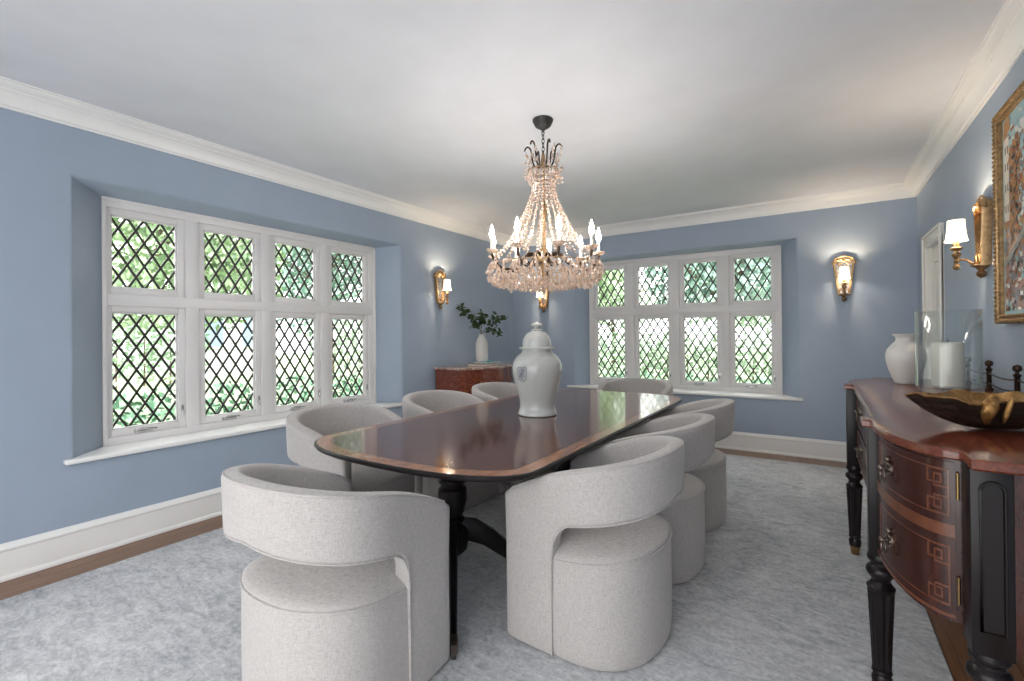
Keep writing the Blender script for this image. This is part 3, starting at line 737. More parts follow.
# things on the sideboard
vx, vy = .425, 3.50
vp = spl([(.045, 0), (.052, .004), (.066, .04), (.082, .09), (.092, .14), (.088, .185), (.066, .22), (.048, .24), (.044, .255), (.05, .27), (.062, .28), (.058, .281), (.042, .262)], 6)
m = MB(); m.lathe([(r, z) for r, z in vp], 0, 0, 40, cap=True); o = m.build('bottle_vase', 'ceramic_white'); o.location = (vx, vy, ZT+.001)
tag(o, 'matte white round-bellied vase with flared lip behind the glass hurricane', 'vase')
hx, hy = .505, 2.92
hr = thing('hurricane_holder', 'large clear glass hurricane cylinder on a short glass foot on the sideboard', 'candle holder', (hx, hy, ZT))
m = MB(); R_ = .117
m.lathe([(R_-.006, ZT+.036), (R_, ZT+.042), (R_, ZT+.39), (R_-.002, ZT+.394), (R_-.005, ZT+.39), (R_-.005, ZT+.047), (.001, ZT+.045), (.001, ZT+.037)], hx, hy, 48, cap=False)
m.build('cylinder', 'clear_glass', hr)
m = MB(); m.lathe([(.075, ZT+.001), (.078, ZT+.006), (.03, ZT+.012), (.026, ZT+.028), (.05, ZT+.036)], hx, hy, 32); m.build('foot', 'clear_glass', hr)
cd = thing('pillar_candle', 'thick cream pillar candle standing inside the glass hurricane', 'candle', (hx, hy, ZT+.046))
m = MB(); z = ZT+.046; m.lathe([(.055, z), (.058, z+.004), (.058, z+.192), (.055, z+.199), (.05, z+.200), (.04, z+.201), (.001, z+.199)], hx-.0, hy, 36); m.build('wax', 'candle_wax', cd)
m = MB(); m.tube([(hx, hy, z+.198), (hx+.001, hy, z+.207), (hx+.003, hy, z+.214)], .0016, 6); m.build('wick', 'iron', cd)
# gilded leaf bowl: long boat shape lying across the top
bx, by = .45, 1.98; BA = math.radians(35)
bw = thing('leaf_bowl', 'long boat-shaped bowl, gilded inside and dark outside, at the near end of the sideboard', 'bowl', (bx, by, ZT))
def bowlpt(u, v, inner):
    # u around 0..2pi, v 0 centre .. 1 rim
    random.seed(int(u*1000) % 977)
    Lx, Ly = .232, .115
    wob = 1+.05*math.sin(5*u+.6)+.035*math.sin(11*u+2)
    x = Lx*v*math.cos(u)*wob*(1+.08*abs(math.cos(u))**6); y = Ly*v*math.sin(u)*wob
    endl = abs(math.cos(u))**3
    rim = .098+.008*endl+.004*math.sin(4*u+1)+.004*math.sin(9*u)+.002*math.sin(17*u)
    z = rim*v**2.3+(.010 if inner else 0)*(1-v*.8)
    if inner: x *= .975; y *= .965
    return (bx+x*math.cos(BA)-y*math.sin(BA), by+x*math.sin(BA)+y*math.cos(BA), ZT+.002+z)
nu = 72; vv = [.3, .45, .6, .72, .83, .92, .97, 1.0]
m = MB(); m.rings([[bowlpt(2*PI*k/nu, v, False) for k in range(nu)] for v in vv], True, False); m.build('outer_shell', 'bowl_dark', bw, 60)
m = MB(); m.rings([[bowlpt(2*PI*k/nu, v, False) for k in range(nu)] for v in (.985, 1.0)]+[[bowlpt(2*PI*k/nu, v, True) for k in range(nu)] for v in reversed(vv)], False, True); m.build('inner_lining', 'bowl_gold', bw, 60)
m = MB()
for u0, sg in ((-2.25, 1),):
    pr = []
    for i in range(9):
        t = i/8; v = 1.0+.09*math.sin(PI*t); p = bowlpt(u0+.02*i, .62+.40*t, False)
        pr.append((p[0]-.006*math.sin(PI*t), p[1]-.016*math.sin(PI*t), p[2]+.014*t*t))
    m.tube(pr, [.004, .007, .010, .013, .016, .018, .019, .016, .008], 12)
    pr2 = [(p[0]+.034, p[1]-.008, p[2]-.004) for p in pr[2:]]
    m.tube(pr2, [.002, .004, .006, .007, .007, .006, .003], 10)
m.build('folded_stem', 'bowl_gold', bw)

# ------------------------------------------------------------------ painting
py0, py1, pz0, pz1 = 2.20, 3.285, 1.315, 2.335
pa = thing('framed_painting', 'gold-framed street scene painting of a pale tower and autumn trees on the right wall', 'painting', (C_-.02, (py0+py1)/2, (pz0+pz1)/2))
m = MB()
prof = [(.0, .0), (.0, .028), (.006, .036), (.012, .034), (.018, .026), (.026, .022), (.032, .026), (.036, .02), (.036, .006), (.036, 0)]
def fr(ins, dep): return [(C_-.003-dep, py0+ins, pz0+ins), (C_-.003-dep, py1-ins, pz0+ins), (C_-.003-dep, py1-ins, pz1-ins), (C_-.003-dep, py0+ins, pz1-ins)]
m.rings([fr(i, d) for i, d in prof], False, False)
m.build('frame', 'antique_gold', pa, 25)
m = MB()
def beads(ins, dep, r, step):
    a, b, c, d = fr(ins, dep); per = [a, b, c, d, a]
    for p, q in zip(per, per[1:]):
        p, q = Vector(p), Vector(q); L = (q-p).length; k = int(L/step)
        for i in range(k): m.ball(p+(q-p)*((i+.5)/k), r, 6, (1, 1.2, 1.2))
beads(.006, .034, .0085, .022); m.build('outer_beading', 'antique_gold', pa)
m = MB(); beads(.032, .026, .006, .016); m.build('inner_beading', 'antique_gold', pa)
for nm, cc in dict(oil_sky=(166, 196, 200), oil_cream=(222, 212, 196), oil_rust=(156, 98, 66), oil_ochre=(186, 138, 88), oil_grey=(140, 138, 140), oil_dark=(74, 66, 62), oil_pink=(178, 140, 128), oil_white=(226, 224, 218)).items(): paint(nm, lin(*cc), .55, .14, .6, 60)
OIL = ['oil_sky', 'oil_cream', 'oil_rust', 'oil_ochre', 'oil_grey', 'oil_dark', 'oil_pink', 'oil_white']
m = MB(); cx_ = C_-.012
m.add([(cx_, py0+.03, pz0+.03), (cx_, py1-.03, pz0+.03), (cx_, py1-.03, pz1-.03), (cx_, py0+.03, pz1-.03)], [(0, 1, 2, 3)], 0)
rnd = random.Random(5)
def daub(y, z, w, hh, mi, ang=0, lift=.001):
    c, s_ = math.cos(ang), math.sin(ang); pts = []
    for (a, b) in ((-w, -hh), (w, -hh*.8), (w*.9, hh), (-w*.8, hh*.9)):
        yy = min(py1-.056, max(py0+.056, y+a*c-b*s_)); zz = min(pz1-.056, max(pz0+.056, z+a*s_+b*c)); pts.append((cx_-lift, yy, zz))
    m.add(pts, [(0, 1, 2, 3)], mi)
L0 = py1-.056                                      # left edge as seen
for i in range(2600):
    y = rnd.uniform(py0+.06, py1-.06); z = rnd.uniform(pz0+.06, pz1-.06); h01 = (z-pz0)/(pz1-pz0); d01 = (L0-y)/(py1-py0)
    if h01 > .80-.25*abs(d01-.5)*0+.1*rnd.random(): mi = rnd.choice([0, 0, 0, 7, 0])
    elif h01 > .42: mi = rnd.choice([0, 4, 3, 2, 7]) if d01 > .16 else rnd.choice([3, 3, 2, 2, 5, 4])
    elif h01 > .3: mi = rnd.choice([6, 2, 4, 3, 6, 5])
    else: mi = rnd.choice([4, 4, 6, 7, 2, 5, 6])
    daub(y, z, rnd.uniform(.010, .026), rnd.uniform(.006, .018), mi, rnd.uniform(-.6, .6), .0004+i*1e-6)
m.add([(cx_-.0034, L0-.01, 1.80), (cx_-.0034, L0-.075, 1.80), (cx_-.0034, L0-.075, 2.20), (cx_-.0034, L0-.01, 2.20)], [(0, 1, 2, 3)], 1)
m.add([(cx_-.0036, L0-.002, 2.19), (cx_-.0036, L0-.095, 2.23), (cx_-.0036, L0-.08, 2.30), (cx_-.0036, L0-.012, 2.28)], [(0, 1, 2, 3)], 3)
for z in (1.86, 1.96, 2.06, 2.14):
    for yy in (.03, .06): daub(L0-yy, z, .006, .02, 5, 0, .0040)
for i in range(160): daub(L0-rnd.uniform(.08, .22), rnd.uniform(1.72, 2.15), .010, .009, rnd.choice([2, 3, 3, 2, 5]), rnd.uniform(-1, 1), .0042+i*4e-6)
for i in range(30): daub(L0-.02-.012*i, 1.60+.006*i, .016, .010, 7, .4, .0055)
m.build('canvas', OIL, pa, recalc=False)

# ------------------------------------------------------------------ wall sconces
def make_sconce():
    root = thing('wall_sconce', '', 'wall lamp', (0, 0, 0), local=True)    # wall plane y=0, out is -y, origin at the plate's middle
    def shell(d):  # outline of plate: narrow foot, wide shoulders, arched crest
        pts = [(-.05+d, -.17+d), (.05-d, -.17+d), (.085-d, .12), (.092-d, .14)]
        for i in range(1, 10):
            t = PI*i/10; pts.append((.092*math.cos(t)*(1-d*8), .14+.055*math.sin(t)-d))
        pts += [(-.092+d, .14), (-.085+d, .12)]
        return pts
    m = MB(); o, i_ = shell(0), shell(.018)
    m.rings([[(x, -.001, z) for x, z in o], [(x, -.036, z) for x, z in o], [(x*.97, -.042, z*.98) for x, z in o], [(x, -.042, z) for x, z in i_], [(x, -.022, z) for x, z in i_]], True, False)
    m.build('plate_frame', 'antique_gold', root, 30)
    m = MB(); m.add([(x, -.022, z) for x, z in i_], [tuple(range(len(i_)))]); m.build('mirror', 'mercury_mirror', root)
    m = MB()
    for sx in (-1, 1):
        m.tube([(sx*.008, -.045, .175), (sx*.045, -.045, .172), (sx*.06, -.045, .145), (sx*.04, -.045, .125), (sx*.022, -.045, .14), (sx*.035, -.045, .155)], [.004, .006, .005, .005, .004, .004], 8)
        m.tube([(sx*.10, -.03, .135), (sx*.07, -.03, .19), (sx*.02, -.03, .208), (0, -.03, .21)], .006, 8)
    m.ball((0, -.045, .16), .014, 10)
    m.build('scrollwork', 'antique_gold', root); m = MB()
    for sx in (-1, 1):
        m.tube([(sx*.05, -.045, -.15), (sx*.03, -.045, -.11), (sx*.012, -.045, -.13), (0, -.045, -.155)], .005, 8)
    m.lathe([(.001, -.235), (.018, -.225), (.024, -.212), (.018, -.198), (.01, -.192), (.02, -.186), (.022, -.18), (.03, -.172), (.045, -.166), (.045, -.158)], 0, -.03, 20)
    m.build('base_finial', 'antique_gold', root)
    cy = -.13
    m = MB(); m.tube(spl([(0, -.035, -.165), (0, -.07, -.15), (0, -.09, -.13), (0, -.115, -.128), (0, cy, -.132)], 5), .006, 10); m.build('arm', 'antique_gold', root)
    m = MB(); m.lathe([(.001, -.186), (.014, -.178), (.018, -.166), (.012, -.152), (.007, -.146), (.014, -.138), (.012, -.13), (.009, -.12), (.02, -.105), (.022, -.095), (.012, -.088), (.012, -.078), (.026, -.066), (.028, -.06), (.014, -.054), (.013, -.02)], 0, cy, 20); m.build('candle_cup', 'antique_gold', root)
    m = MB(); nf = 40; prof = [(.050, -.022), (.045, -.004), (.041, .028), (.038, .06), (.037, .09), (.038, .094)]
    m.lathe(prof, 0, cy, nf, 10, .02, cap=False); m.lathe([(r-.0015, z) for r, z in prof], 0, cy, nf, 10, .02, cap=False); m.build('lamp_shade', 'shade_cloth', root)
    m = MB(); m.lathe([(.006, -.02), (.013, -.005), (.014, .01), (.009, .03), (.001, .046)], 0, cy, 14); m.build('bulb', 'bulb', root)
    return root
sc0 = make_sconce()
SC = [(-A_, 4.09, 1.815, PI/2, 'gilt mirrored wall sconce with lit shade above the burl chest on the window wall'),
      (-3.14, B_, 1.81, 0, 'gilt mirrored wall sconce seen just below the chandelier, left of the back window'),
      (.225, B_, 1.81, 0, 'gilt mirrored wall sconce with lit shade right of the back window'),
      (C_, 3.55, 1.80, -PI/2, 'gilt wall sconce beside the painting above the sideboard')]
for i, (x, y, z, rz, lab) in enumerate(SC):
    c = sc0 if i == 0 else copy_tree(sc0)
    c.location = (x, y, z); c.rotation_euler = (0, 0, rz); c['label'] = lab; c['group'] = 'gilt wall sconces around the room'
    out = Matrix.Rotation(rz, 3, 'Z') @ Vector((0, -.13, .005))
    l = bpy.data.lights.new('sconce_light', 'POINT'); l.energy = 5.0; l.color = (1, .78, .54); l.shadow_soft_size = .012
    lo = bpy.data.objects.new('sconce_light', l); COL.objects.link(lo); lo.location = Vector((x, y, z))+out+Vector((0, 0, .062))

# ------------------------------------------------------------------ chandelier
KX, KY = -1.445, 2.615
ch = thing('chandelier', 'crystal chandelier with lit candle bulbs hanging over the dining table', 'chandelier', (KX, KY, H_))
view = math.atan2(-KY, -KX)
m = MB(); m.lathe([(.062, H_), (.066, H_-.004), (.062, H_-.018), (.050, H_-.042), (.040, H_-.05), (.012, H_-.066), (.008, H_-.08)], KX, KY, 32); m.build('canopy', 'iron', ch)
m = MB(); z = H_-.085
for i in range(6):
    a = (i % 2)*PI/2; zc_ = z-.026*i
    m.tube([(KX+.009*math.cos(t)*math.cos(a), KY+.009*math.cos(t)*math.sin(a), zc_+.017*math.sin(t)) for t in [2*PI*k/12 for k in range(12)]], .0026, 6, True)
m.build('chain', 'iron', ch)
m = MB(); m.lathe([(.004, 2.43), (.010, 2.42), (.016, 2.37), (.010, 2.345), (.007, 2.30), (.007, 2.12), (.014, 2.10), (.022, 2.06), (.014, 2.02), (.010, 1.98), (.010, 1.84), (.03, 1.81), (.05, 1.77), (.046, 1.73), (.024, 1.69), (.014, 1.66), (.018, 1.64), (.002, 1.61)], KX, KY, 24); m.build('stem', 'antique_gold', ch)
pol = lambda r, a, z: (KX+r*math.cos(a), KY+r*math.sin(a), z)
for k in range(6):
    a = view+.35+2*PI*k/6
    m = MB(); m.tube([pol(r, a, z) for r, z in spl([(.012, 2.35), (.04, 2.335), (.062, 2.36), (.072, 2.41), (.08, 2.455), (.098, 2.475), (.114, 2.466), (.12, 2.45)], 4)], .0055, 8); m.build('crown_hook', 'bronze', ch)
for nm, r, z, rr in (('crown_ring', .095, 2.315, .004), ('arm_ring', .335, 1.715, .0032)):
    m = MB(); m.tube([pol(r, 2*PI*k/40, z) for k in range(40)], rr, 6, True); m.build(nm, 'antique_gold', ch)
NA = 9
for k in range(NA):
    a = view+math.radians(14)+2*PI*k/NA       # measured from the view direction
    arm = MB(); arm.tube([pol(r, a, z) for r, z in spl([(.03, 1.75), (.07, 1.785), (.12, 1.775), (.17, 1.72), (.23, 1.685), (.29, 1.695), (.33, 1.735), (.345, 1.775)], 5)], .0085, 8)
    arm.tube([pol(r, a, z) for r, z in spl([(.03, 1.74), (.08, 1.72), (.12, 1.75), (.11, 1.79), (.08, 1.79)], 4)], .006, 6)
    ao = arm.build('arm', 'bronze', ch)
    cx, cy, _ = pol(.345, a, 0); D_ = -.05
    m = MB(); m.lathe([(r, z+D_) for r, z in [(.006, 1.822), (.016, 1.826), (.034, 1.840), (.037, 1.848), (.032, 1.844), (.014, 1.834), (.006, 1.836)]], cx, cy, 20, 8, .1); m.build('bobeche', 'cut_crystal', ao)
    m = MB(); m.lathe([(r, z+D_) for r, z in [(.009, 1.834), (.011, 1.84), (.0095, 1.845), (.0095, 1.91), (.006, 1.912)]], cx, cy, 14); m.build('candle_sleeve', 'candle_wax', ao)
    m = MB(); m.lathe([(r*.92, z+D_) for r, z in [(.006, 1.912), (.013, 1.923), (.0175, 1.94), (.013, 1.962), (.006, 1.985), (.001, 2.0)]], cx, cy, 14); m.build('bulb', 'bulb', ao)
# bead strands from the crown down to the arm ring
def bead(mm, c, r, n=6, zs=1.1):
    vs = [(c[0], c[1], c[2]+r*zs)]+[(c[0]+r*math.cos(2*PI*i/n), c[1]+r*math.sin(2*PI*i/n), c[2]) for i in range(n)]+[(c[0], c[1], c[2]-r*zs)]
    mm.add(vs, [(0, 1+i, 1+(i+1) % n) for i in range(n)]+[(n+1, 1+(i+1) % n, 1+i) for i in range(n)])
random.seed(3)
NS = 22
for k in range(NS):
    a = 2*PI*k/NS; m = MB()
    prof = spl([(.095, 2.31), (.072, 2.22), (.085, 2.14), (.118, 2.06), (.155, 1.985), (.20, 1.90), (.26, 1.82), (.33, 1.755)], 8)
    acc = 0
    for (r0, z0), (r1, z1) in zip(prof, prof[1:]):
        acc += math.hypot(r1-r0, z1-z0)
        if acc > .018: acc = 0; bead(m, pol(r0, a+.02*random.uniform(-1, 1), z0), .0088+.003*random.random())
    m.build('bead_strand', 'cut_crystal', ch, 1)
def drop_verts(r, L):
    n = 7; vs = [(0, 0, 0)]
    for rr, z in ((r*.30, -.10*L), (r*.42, -.22*L), (r*.2, -.34*L), (r*.75, -.48*L), (r, -.70*L), (r*.7, -.90*L)): vs += [(rr*math.cos(2*PI*i/n), rr*.7*math.sin(2*PI*i/n), z) for i in range(n)]
    vs.append((0, 0, -L)); fs = [(0, 1+i, 1+(i+1) % n) for i in range(n)]
    for j in range(5): fs += [(1+j*n+i, 1+(j+1)*n+i, 1+(j+1)*n+(i+1) % n, 1+j*n+(i+1) % n) for i in range(n)]
    q = 1+5*n; fs += [(q+n, q+(i+1) % n, q+i) for i in range(n)]
    return vs, fs
spots = []
for cnt, r, z, L in ((50, .35, 1.735, .045), (48, .352, 1.70, .045), (46, .345, 1.665, .048), (44, .325, 1.64, .048), (40, .295, 1.625, .05), (36, .262, 1.625, .05), (32, .225, 1.622, .05), (28, .185, 1.62, .05), (22, .145, 1.618, .05), (16, .10, 1.616, .05), (10, .06, 1.615, .05), (4, .02, 1.615, .05),
                     (28, .30, 1.70, .045), (26, .25, 1.69, .045), (22, .19, 1.74, .045), (20, .20, 1.68, .045), (18, .14, 1.70, .045), (14, .10, 1.66, .045)):
    for i in range(cnt):
        a = 2*PI*(i+.5*random.random())/cnt; spots.append((pol(r+random.uniform(-.012, .012), a, z+random.uniform(-.012, .012)), a+random.uniform(-.6, .6), L*random.uniform(.8, 1.15), .0125*random.uniform(.8, 1.25)))
for k in range(6):                                   # hanging from the crown hooks
    a = view+.35+2*PI*k/6
    for j in range(12): spots.append((pol(.105+.022*random.uniform(-1, 1), a+.3*random.uniform(-1, 1), 2.455-.017*j), a, .035, .010))
for k in range(20): a = 2*PI*k/20; spots.append((pol(.098, a, 2.312), a, .045, .010))
F3 = Vector((-.543, .84, 0))
front = sorted(spots, key=lambda s: (Vector(s[0])-Vector((KX, KY, 0))).dot(F3)+.6*abs(s[0][2]-1.62)*0)
big = [s for s in front if s[0][2] < 1.80][:100]
vs, fs = drop_verts(.013, .05); cm = None
for s in big:
    if cm is None:
        m = MB(); m.add(vs, fs); o = m.build('crystal_drop', 'cut_crystal', None, 1); cm = o
    else: o = cm.copy(); COL.objects.link(o)
    o.parent = ch; o.location = Vector(s[0])-Vector((KX, KY, H_)); o.rotation_euler = (0, 0, s[1])
m = MB(); bs = set(id(s) for s in big)
for s in spots:
    if id(s) in bs: continue
    v2, f2 = drop_verts(s[3], s[2]); c, sn = math.cos(s[1]), math.sin(s[1])
    m.add([(s[0][0]+x*c-y*sn, s[0][1]+x*sn+y*c, s[0][2]+z) for x, y, z in v2], f2)
o = m.build('crystal_fringe', 'cut_crystal', ch, 1); o['kind'] = 'stuff'

# ------------------------------------------------------------------ burl chest in the corner
cx0, cyc = -3.62, 4.50
cb = thing('bow_chest', 'reddish burl bow-fronted chest with marble top in the far left corner', 'chest', (-3.38, cyc, 0))
def chest_out(ex=0, hw=.50):
    pts = [(cx0-ex*0, cyc-hw-ex), ]
    n = 18
    for i in range(n+1):
        t = -1+2*i/n; y = cyc+t*(hw+ex)
        x = -3.285+ex+.205*(1-t*t)**.8+.012*math.cos(3*PI*t)
        pts.append((x, y))
    pts.append((cx0, cyc+hw+ex)); return pts
m = MB(); m.prism(chest_out(), .09, .895); m.prism(chest_out(.008), .87, .897); m.prism(chest_out(.008), .09, .115); m.build('carcass', 'burl', cb)
m = MB(); m.prism(chest_out(.022), .897, .92, .006); m.build('marble_top', 'pink_marble', cb)
for y in (cyc-.46, cyc+.46):
    for x in (-3.57, -3.30):
        z_ = 0 if x < -3.5 else .0125; m = MB(); m.lathe([(.018, z_), (.02, .02), (.026, .09), (.03, .10)], x, y, 16); m.build('foot', 'black_wood', cb)
co = chest_out()[1:-1]
for z0, z1 in ((.125, .37), (.38, .625), (.635, .86)):
    m = MB(); ins = [p for p in co if abs(p[1]-cyc) < .47]
    rs = [[(x-.004, y, z0), (x+.008, y, z0), (x+.008, y, z1), (x-.004, y, z1)] for x, y in ins]; m.rings(rs); dw = m.build('drawer', 'burl', cb)
    for y in (cyc-.28, cyc+.28):
        x = min(co, key=lambda p: abs(p[1]-y))[0]+.008; zc_ = (z0+z1)/2
        m = MB(); m.ball((x, y-.035, zc_+.01), .011, 10, (.6, 1, 1)); m.ball((x, y+.035, zc_+.01), .011, 10, (.6, 1, 1))
        m.tube([(x+.012, y-.035, zc_+.01), (x+.02, y-.03, zc_-.012), (x+.022, y, zc_-.02), (x+.02, y+.03, zc_-.012), (x+.012, y+.035, zc_+.01)], .004, 8); m.build('drawer_pull', 'brass', dw)
def book(x, y, z, w, d, t, rz, cov, lab):
    bk = thing('book', lab, 'book', (x, y, z), rz, local=True)
    m = MB(); m.box(-d/2, d/2, -w/2, w/2, 0, .003, .001); m.box(-d/2, d/2, -w/2, w/2, t-.003, t, .001); m.box(-d/2-.002, -d/2+.003, -w/2, w/2, 0, t, .001); m.build('cover', cov, bk)
    m = MB(); m.box(-d/2+.003, d/2-.006, -w/2+.005, w/2-.005, .003, t-.003); m.build('pages', 'paper', bk)
book(-3.33, 4.52, .9205, .34, .24, .022, .08, 'book_brown', 'brown-covered book lying on the marble top of the burl chest')
book(-3.34, 4.61, .943, .27, .21, .018, -.1, 'book_teal', 'thin teal book under the white vase, on top of the brown book')
fx, fy, fz = -3.38, 4.555, .9615
m = MB(); m.lathe([(r*1.15, z*1.38) for r, z in [(.052, 0), (.058, .004), (.062, .03), (.064, .10), (.062, .16), (.050, .195), (.036, .21), (.033, .225), (.038, .238), (.036, .239), (.03, .225), (.029, .20)]], 0, 0, 60, 15, .025, (.02, .265)); o = m.build('ribbed_vase', 'ceramic_white'); o.location = (fx, fy, fz)
tag(o, 'slim white ribbed vase holding green branches on the burl chest', 'vase')
def branch(lab, tip, seed, nl=20, sub=3):
    rnd = random.Random(seed); root = thing('leafy_branch', lab, 'branch', (fx, fy, fz+.03), group='green branches in the white vase')
    base = Vector((fx, fy, fz+.03)); top = Vector((fx, fy, fz+.33)); T_ = Vector((fx, fy, fz))+Vector(tip)*1.2
    main = spl([tuple(base), tuple(top+(T_-top)*.04), tuple(top+(T_-top)*.5+Vector((0, 0, .04))), tuple(T_)], 6)
    m = MB(); m.tube(main, [.0035-.002*i/len(main) for i in range(len(main))], 6)
    lf = MB(); paths = [main[8:]]
    for j in range(sub):
        p = Vector(main[10+int((len(main)-12)*(j/(sub)))]); dirv = (T_-top).normalized()+Vector((rnd.uniform(-.6, .6), rnd.uniform(-.6, .6), rnd.uniform(-.1, .5)))
        q = p+dirv*rnd.uniform(.07, .12); pp = [tuple(p), tuple((p+q)/2+Vector((0, 0, .01))), tuple(q)]; m.tube(pp, [.002, .0018, .001], 5); paths.append(spl(pp, 4))
    for k in range(int(nl*1.6)):
        pt_ = paths[k % len(paths)]; i = min(len(pt_)-1, int(len(pt_)*(.25+.75*rnd.random()))); p = Vector(pt_[i])
        d_ = Vector((rnd.uniform(-1, 1), rnd.uniform(-1, 1), rnd.uniform(-.7, .5))).normalized(); L = rnd.uniform(.055, .08); nn = d_.cross(Vector((rnd.uniform(-1, 1), rnd.uniform(-1, 1), 1))).normalized(); up = d_.cross(nn)
        vs = [p]+[p+d_*L*f_+nn*L*.3*w+up*L*.05*abs(w) for f_, w in ((.3, .8), (.6, 1), (.85, .5), (1, 0), (.85, -.5), (.6, -1), (.3, -.8))]
        mid = [p+d_*L*f_-up*.004 for f_ in (.3, .6, .85)]
        v = vs+mid; lf.add(v, [(0, 1, 8), (1, 2, 9, 8), (2, 3, 10, 9), (3, 4, 10), (4, 5, 10), (5, 6, 9, 10), (6, 7, 8, 9), (7, 0, 8)])
    m.build('twig', 'bark', root); lf.build('leaves', 'leaf_dark', root, recalc=False)
branch('tall branch leaning left toward the sconce in the white vase', (-.10, -.17, .50), 1, 26, 4)
branch('upright middle branch of the bunch in the white ribbed vase', (.0, -.02, .44), 2, 22, 3)
branch('branch spreading up to the right in the white ribbed vase', (.13, .20, .43), 3, 26, 4)
branch('low branch drooping right over the neck of the white vase', (.14, .10, .26), 4, 18, 3)
branch('low branch leaning left over the rim of the white vase', (-.02, -.13, .36), 5, 18, 3)

# ------------------------------------------------------------------ outside
m = MB(); m.box(-40, -4.3, -6, 45, -.35, -.30); m.box(-4.3, 30, 6.4, 45, -.35, -.30); g = m.build('ground', 'lawn'); struct(g, 'mown green lawn outside the windows')
def leafcloud(mm, c, rad, n, rnd, size=.13):
    for i in range(n):
        while True:
            p = Vector((rnd.uniform(-1, 1), rnd.uniform(-1, 1), rnd.uniform(-1, 1)))
            if .25 < p.length < 1: break
        q = Vector((c[0]+p.x*rad[0], c[1]+p.y*rad[1], c[2]+p.z*rad[2])); d_ = Vector((rnd.gauss(0, 1), rnd.gauss(0, 1), rnd.gauss(0, 1))).normalized(); n_ = d_.orthogonal().normalized(); s_ = size*rnd.uniform(.6, 1.3)
        mm.add([q-d_*s_, q+n_*s_*.55, q+d_*s_, q-n_*s_*.55], [(0, 1, 2, 3)])
def tree(x, y, hgt, rad, mat, lab, seed, n=2600, ls=.13):
    rnd = random.Random(seed); t = thing('garden_tree', lab, 'tree', (x, y, -.3))
    m = MB(); m.tube([(x, y, -.3), (x+.05, y, hgt*.3), (x-.05, y+.05, hgt*.6), (x, y, hgt*.85)], [.13, .10, .07, .03], 10)
    for k in range(6):
        a = 2*PI*k/6+seed; m.tube([(x, y, hgt*(.35+.05*k)), (x+rad*.5*math.cos(a), y+rad*.5*math.sin(a), hgt*(.5+.05*k)), (x+rad*.8*math.cos(a), y+rad*.8*math.sin(a), hgt*(.6+.05*k))], [.09, .05, .02], 6)
    m.build('trunk', 'bark', t)
    m = MB()
    for k in range(9):
        a = 2*PI*k/9; rr = rad*(.55 if k % 2 else .75); leafcloud(m, (x+rr*math.cos(a)*.8, y+rr*math.sin(a)*.8, hgt*(.42+.4*rnd.random())), (rad*.55, rad*.55, rad*.5), n//9, rnd, ls)
    leafcloud(m, (x, y, hgt*.8), (rad*.6, rad*.6, rad*.55), n//5, rnd, ls); m.build('foliage', mat, t, recalc=False)
tree(-10.5, 4.3, 5.2, 1.9, 'leaf_tree', 'leafy green tree outside, left part of the long side window', 1, 7000, .075)
tree(-13.0, 9.4, 6.0, 2.4, 'leaf_tree_cool', 'blue-green tree outside the right half of the long side window', 2, 5000, .09)
tree(-6.4, 12.6, 5.0, 2.0, 'leaf_tree', 'green tree outside the leftmost column of the back window', 3)
tree(-2.15, 14.5, 5.8, 2.2, 'leaf_tree_cool', 'blue-green tree outside the third column of the back window', 4)
tree(1.2, 13.2, 2.9, 1.2, 'leaf_autumn', 'small tan-leaved tree outside the right end of the back window', 5, 1500)
bt = None
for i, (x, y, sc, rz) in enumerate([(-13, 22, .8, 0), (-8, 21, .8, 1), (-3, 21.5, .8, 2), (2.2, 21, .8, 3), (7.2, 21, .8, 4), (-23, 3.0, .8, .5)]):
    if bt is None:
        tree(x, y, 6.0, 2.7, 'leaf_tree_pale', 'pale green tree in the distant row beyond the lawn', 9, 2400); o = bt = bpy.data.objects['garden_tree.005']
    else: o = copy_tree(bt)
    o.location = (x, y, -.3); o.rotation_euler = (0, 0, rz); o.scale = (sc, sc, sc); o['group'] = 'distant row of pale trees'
def hedge(pts, w, hgt, lab, seed, mat='leaf_hedge', nl=420, ls=.05):
    rnd = random.Random(seed); x, y = pts[0]; t = thing('garden_hedge', lab, 'hedge', (x, y, -.3)); m = MB()
    st = MB()
    for (xa, ya), (xb, yb) in zip(pts, pts[1:]):
        L = math.hypot(xb-xa, yb-ya); k = max(2, int(L/.7))
        for i in range(k+1):
            f = i/k; leafcloud(m, (xa+(xb-xa)*f, ya+(yb-ya)*f, -.3+hgt*.55), (.5, .5, hgt*.55), nl, rnd, ls)
            st.tube([(xa+(xb-xa)*f, ya+(yb-ya)*f, -.3), (xa+(xb-xa)*f+.03, ya+(yb-ya)*f, -.3+hgt*.6)], [.03, .015], 6)
    m.build('foliage', mat, t, recalc=False); st.build('stems', 'bark', t)
hedge([(-6.2, 1.0), (-6.4, 9.0)], .6, .95, 'clipped green hedge outside the long side window', 6)
hedge([(-4.2, 9.2), (3.5, 9.6)], .6, .75, 'clipped green hedge outside the back window', 7)
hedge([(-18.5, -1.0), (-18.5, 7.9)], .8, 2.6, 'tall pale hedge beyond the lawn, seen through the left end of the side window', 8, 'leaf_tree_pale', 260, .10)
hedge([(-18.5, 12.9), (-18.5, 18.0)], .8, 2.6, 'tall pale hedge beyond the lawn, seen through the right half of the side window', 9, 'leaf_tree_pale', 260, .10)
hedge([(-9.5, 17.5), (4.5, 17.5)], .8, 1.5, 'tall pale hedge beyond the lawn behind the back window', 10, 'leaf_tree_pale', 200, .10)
hs = thing('neighbour_house', 'pale house with grey roof across the lawn outside the long side window', 'house', (-24, 10.5, -.3))
m = MB(); m.box(-27, -21, 8.7, 12.3, -.3, 4.2); m.build('walls', 'stucco', hs)
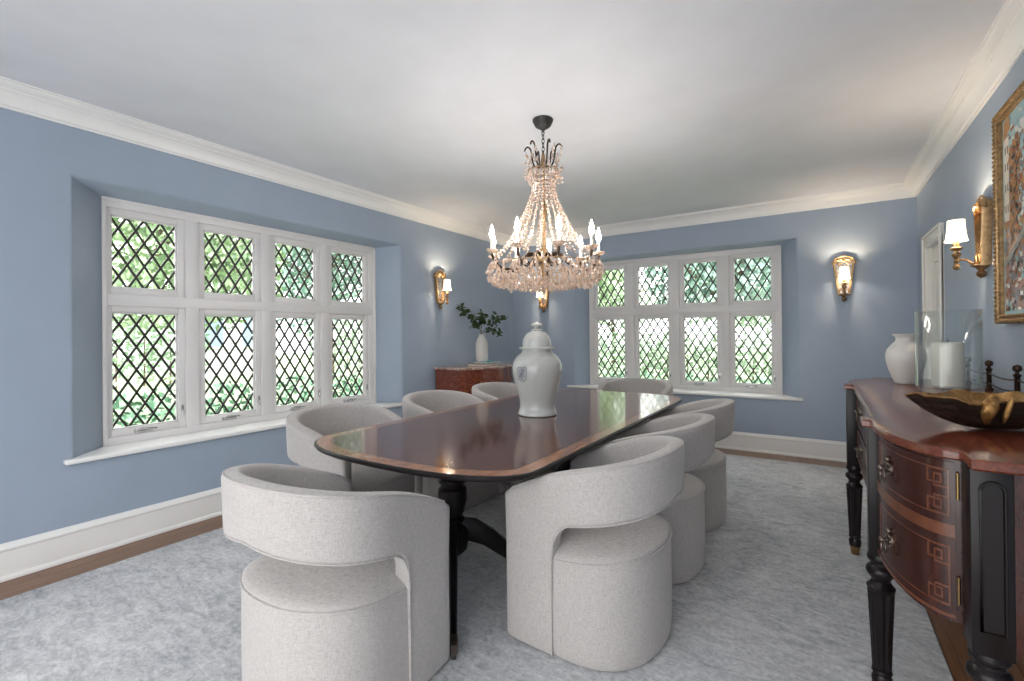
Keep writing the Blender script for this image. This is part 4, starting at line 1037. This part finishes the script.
m = MB(); m.add([(-27.4, 8.3, 4.1), (-20.6, 8.3, 4.1), (-20.6, 12.7, 4.1), (-27.4, 12.7, 4.1), (-24, 9.6, 6.0), (-24, 11.4, 6.0)], [(0, 1, 4), (1, 2, 5, 4), (2, 3, 5), (3, 0, 4, 5), (3, 2, 1, 0)]); m.build('roof', 'roof_slate', hs)
for y in (9.6, 11.3):
    m = MB(); m.box(-21.03, -20.95, y-.55, y+.55, .8, 2.5, .02); w_ = m.build('window', 'trim_white', hs)
    m = MB(); m.box(-20.97, -20.93, y-.45, y+.45, .9, 2.4); m.build('pane', 'house_glass', w_)

# ------------------------------------------------------------------ light, camera
w = bpy.data.worlds.new('World'); scn.world = w; w.use_nodes = True
nt = w.node_tree; bg = nt.nodes['Background']
tc = nt.nodes.new('ShaderNodeTexCoord'); sp = nt.nodes.new('ShaderNodeSeparateXYZ'); rp = nt.nodes.new('ShaderNodeValToRGB')
nt.links.new(tc.outputs['Generated'], sp.inputs[0]); nt.links.new(sp.outputs['Z'], rp.inputs['Fac']); nt.links.new(rp.outputs['Color'], bg.inputs['Color'])
rp.color_ramp.elements[0].position = 0; rp.color_ramp.elements[0].color = (.42, .42, .42, 1); rp.color_ramp.elements[1].position = .9; rp.color_ramp.elements[1].color = (1, .985, .97, 1)
bg.inputs['Strength'].default_value = 4.4
sl = bpy.data.lights.new('sun', 'SUN'); sl.energy = 4.5; sl.angle = math.radians(2); sl.color = (1, .96, .9)
so_ = bpy.data.objects.new('sun', sl); COL.objects.link(so_); so_.rotation_euler = Vector((-.62, .1, -.78)).to_track_quat('-Z', 'Y').to_euler()
th, roll, pitch = .5743387, -.00908223, .0036345; f_, cy_ = 471.523, 332.989
F = Vector((-math.sin(th), math.cos(th), 0)); R = Vector((math.cos(th), math.sin(th), 0)); U = Vector((0, 0, 1))
F, U = F*math.cos(pitch)+U*math.sin(pitch), U*math.cos(pitch)-F*math.sin(pitch)
R, U = R*math.cos(roll)+U*math.sin(roll), U*math.cos(roll)-R*math.sin(roll)
cam = bpy.data.cameras.new('Camera'); co_ = bpy.data.objects.new('Camera', cam); COL.objects.link(co_)
cam.sensor_width = 36; cam.sensor_fit = 'HORIZONTAL'; cam.lens = f_/1024*36; cam.shift_y = -(340.5-cy_)/1024; cam.clip_start = .05
co_.matrix_world = Matrix(((R.x, U.x, -F.x, 0), (R.y, U.y, -F.y, 0), (R.z, U.z, -F.z, EYE), (0, 0, 0, 1)))
scn.camera = co_
vs_ = scn.view_settings; vs_.view_transform = 'Standard'; vs_.look = 'None'; vs_.gamma = 1; vs_.use_curve_mapping = False; vs_.exposure = .86
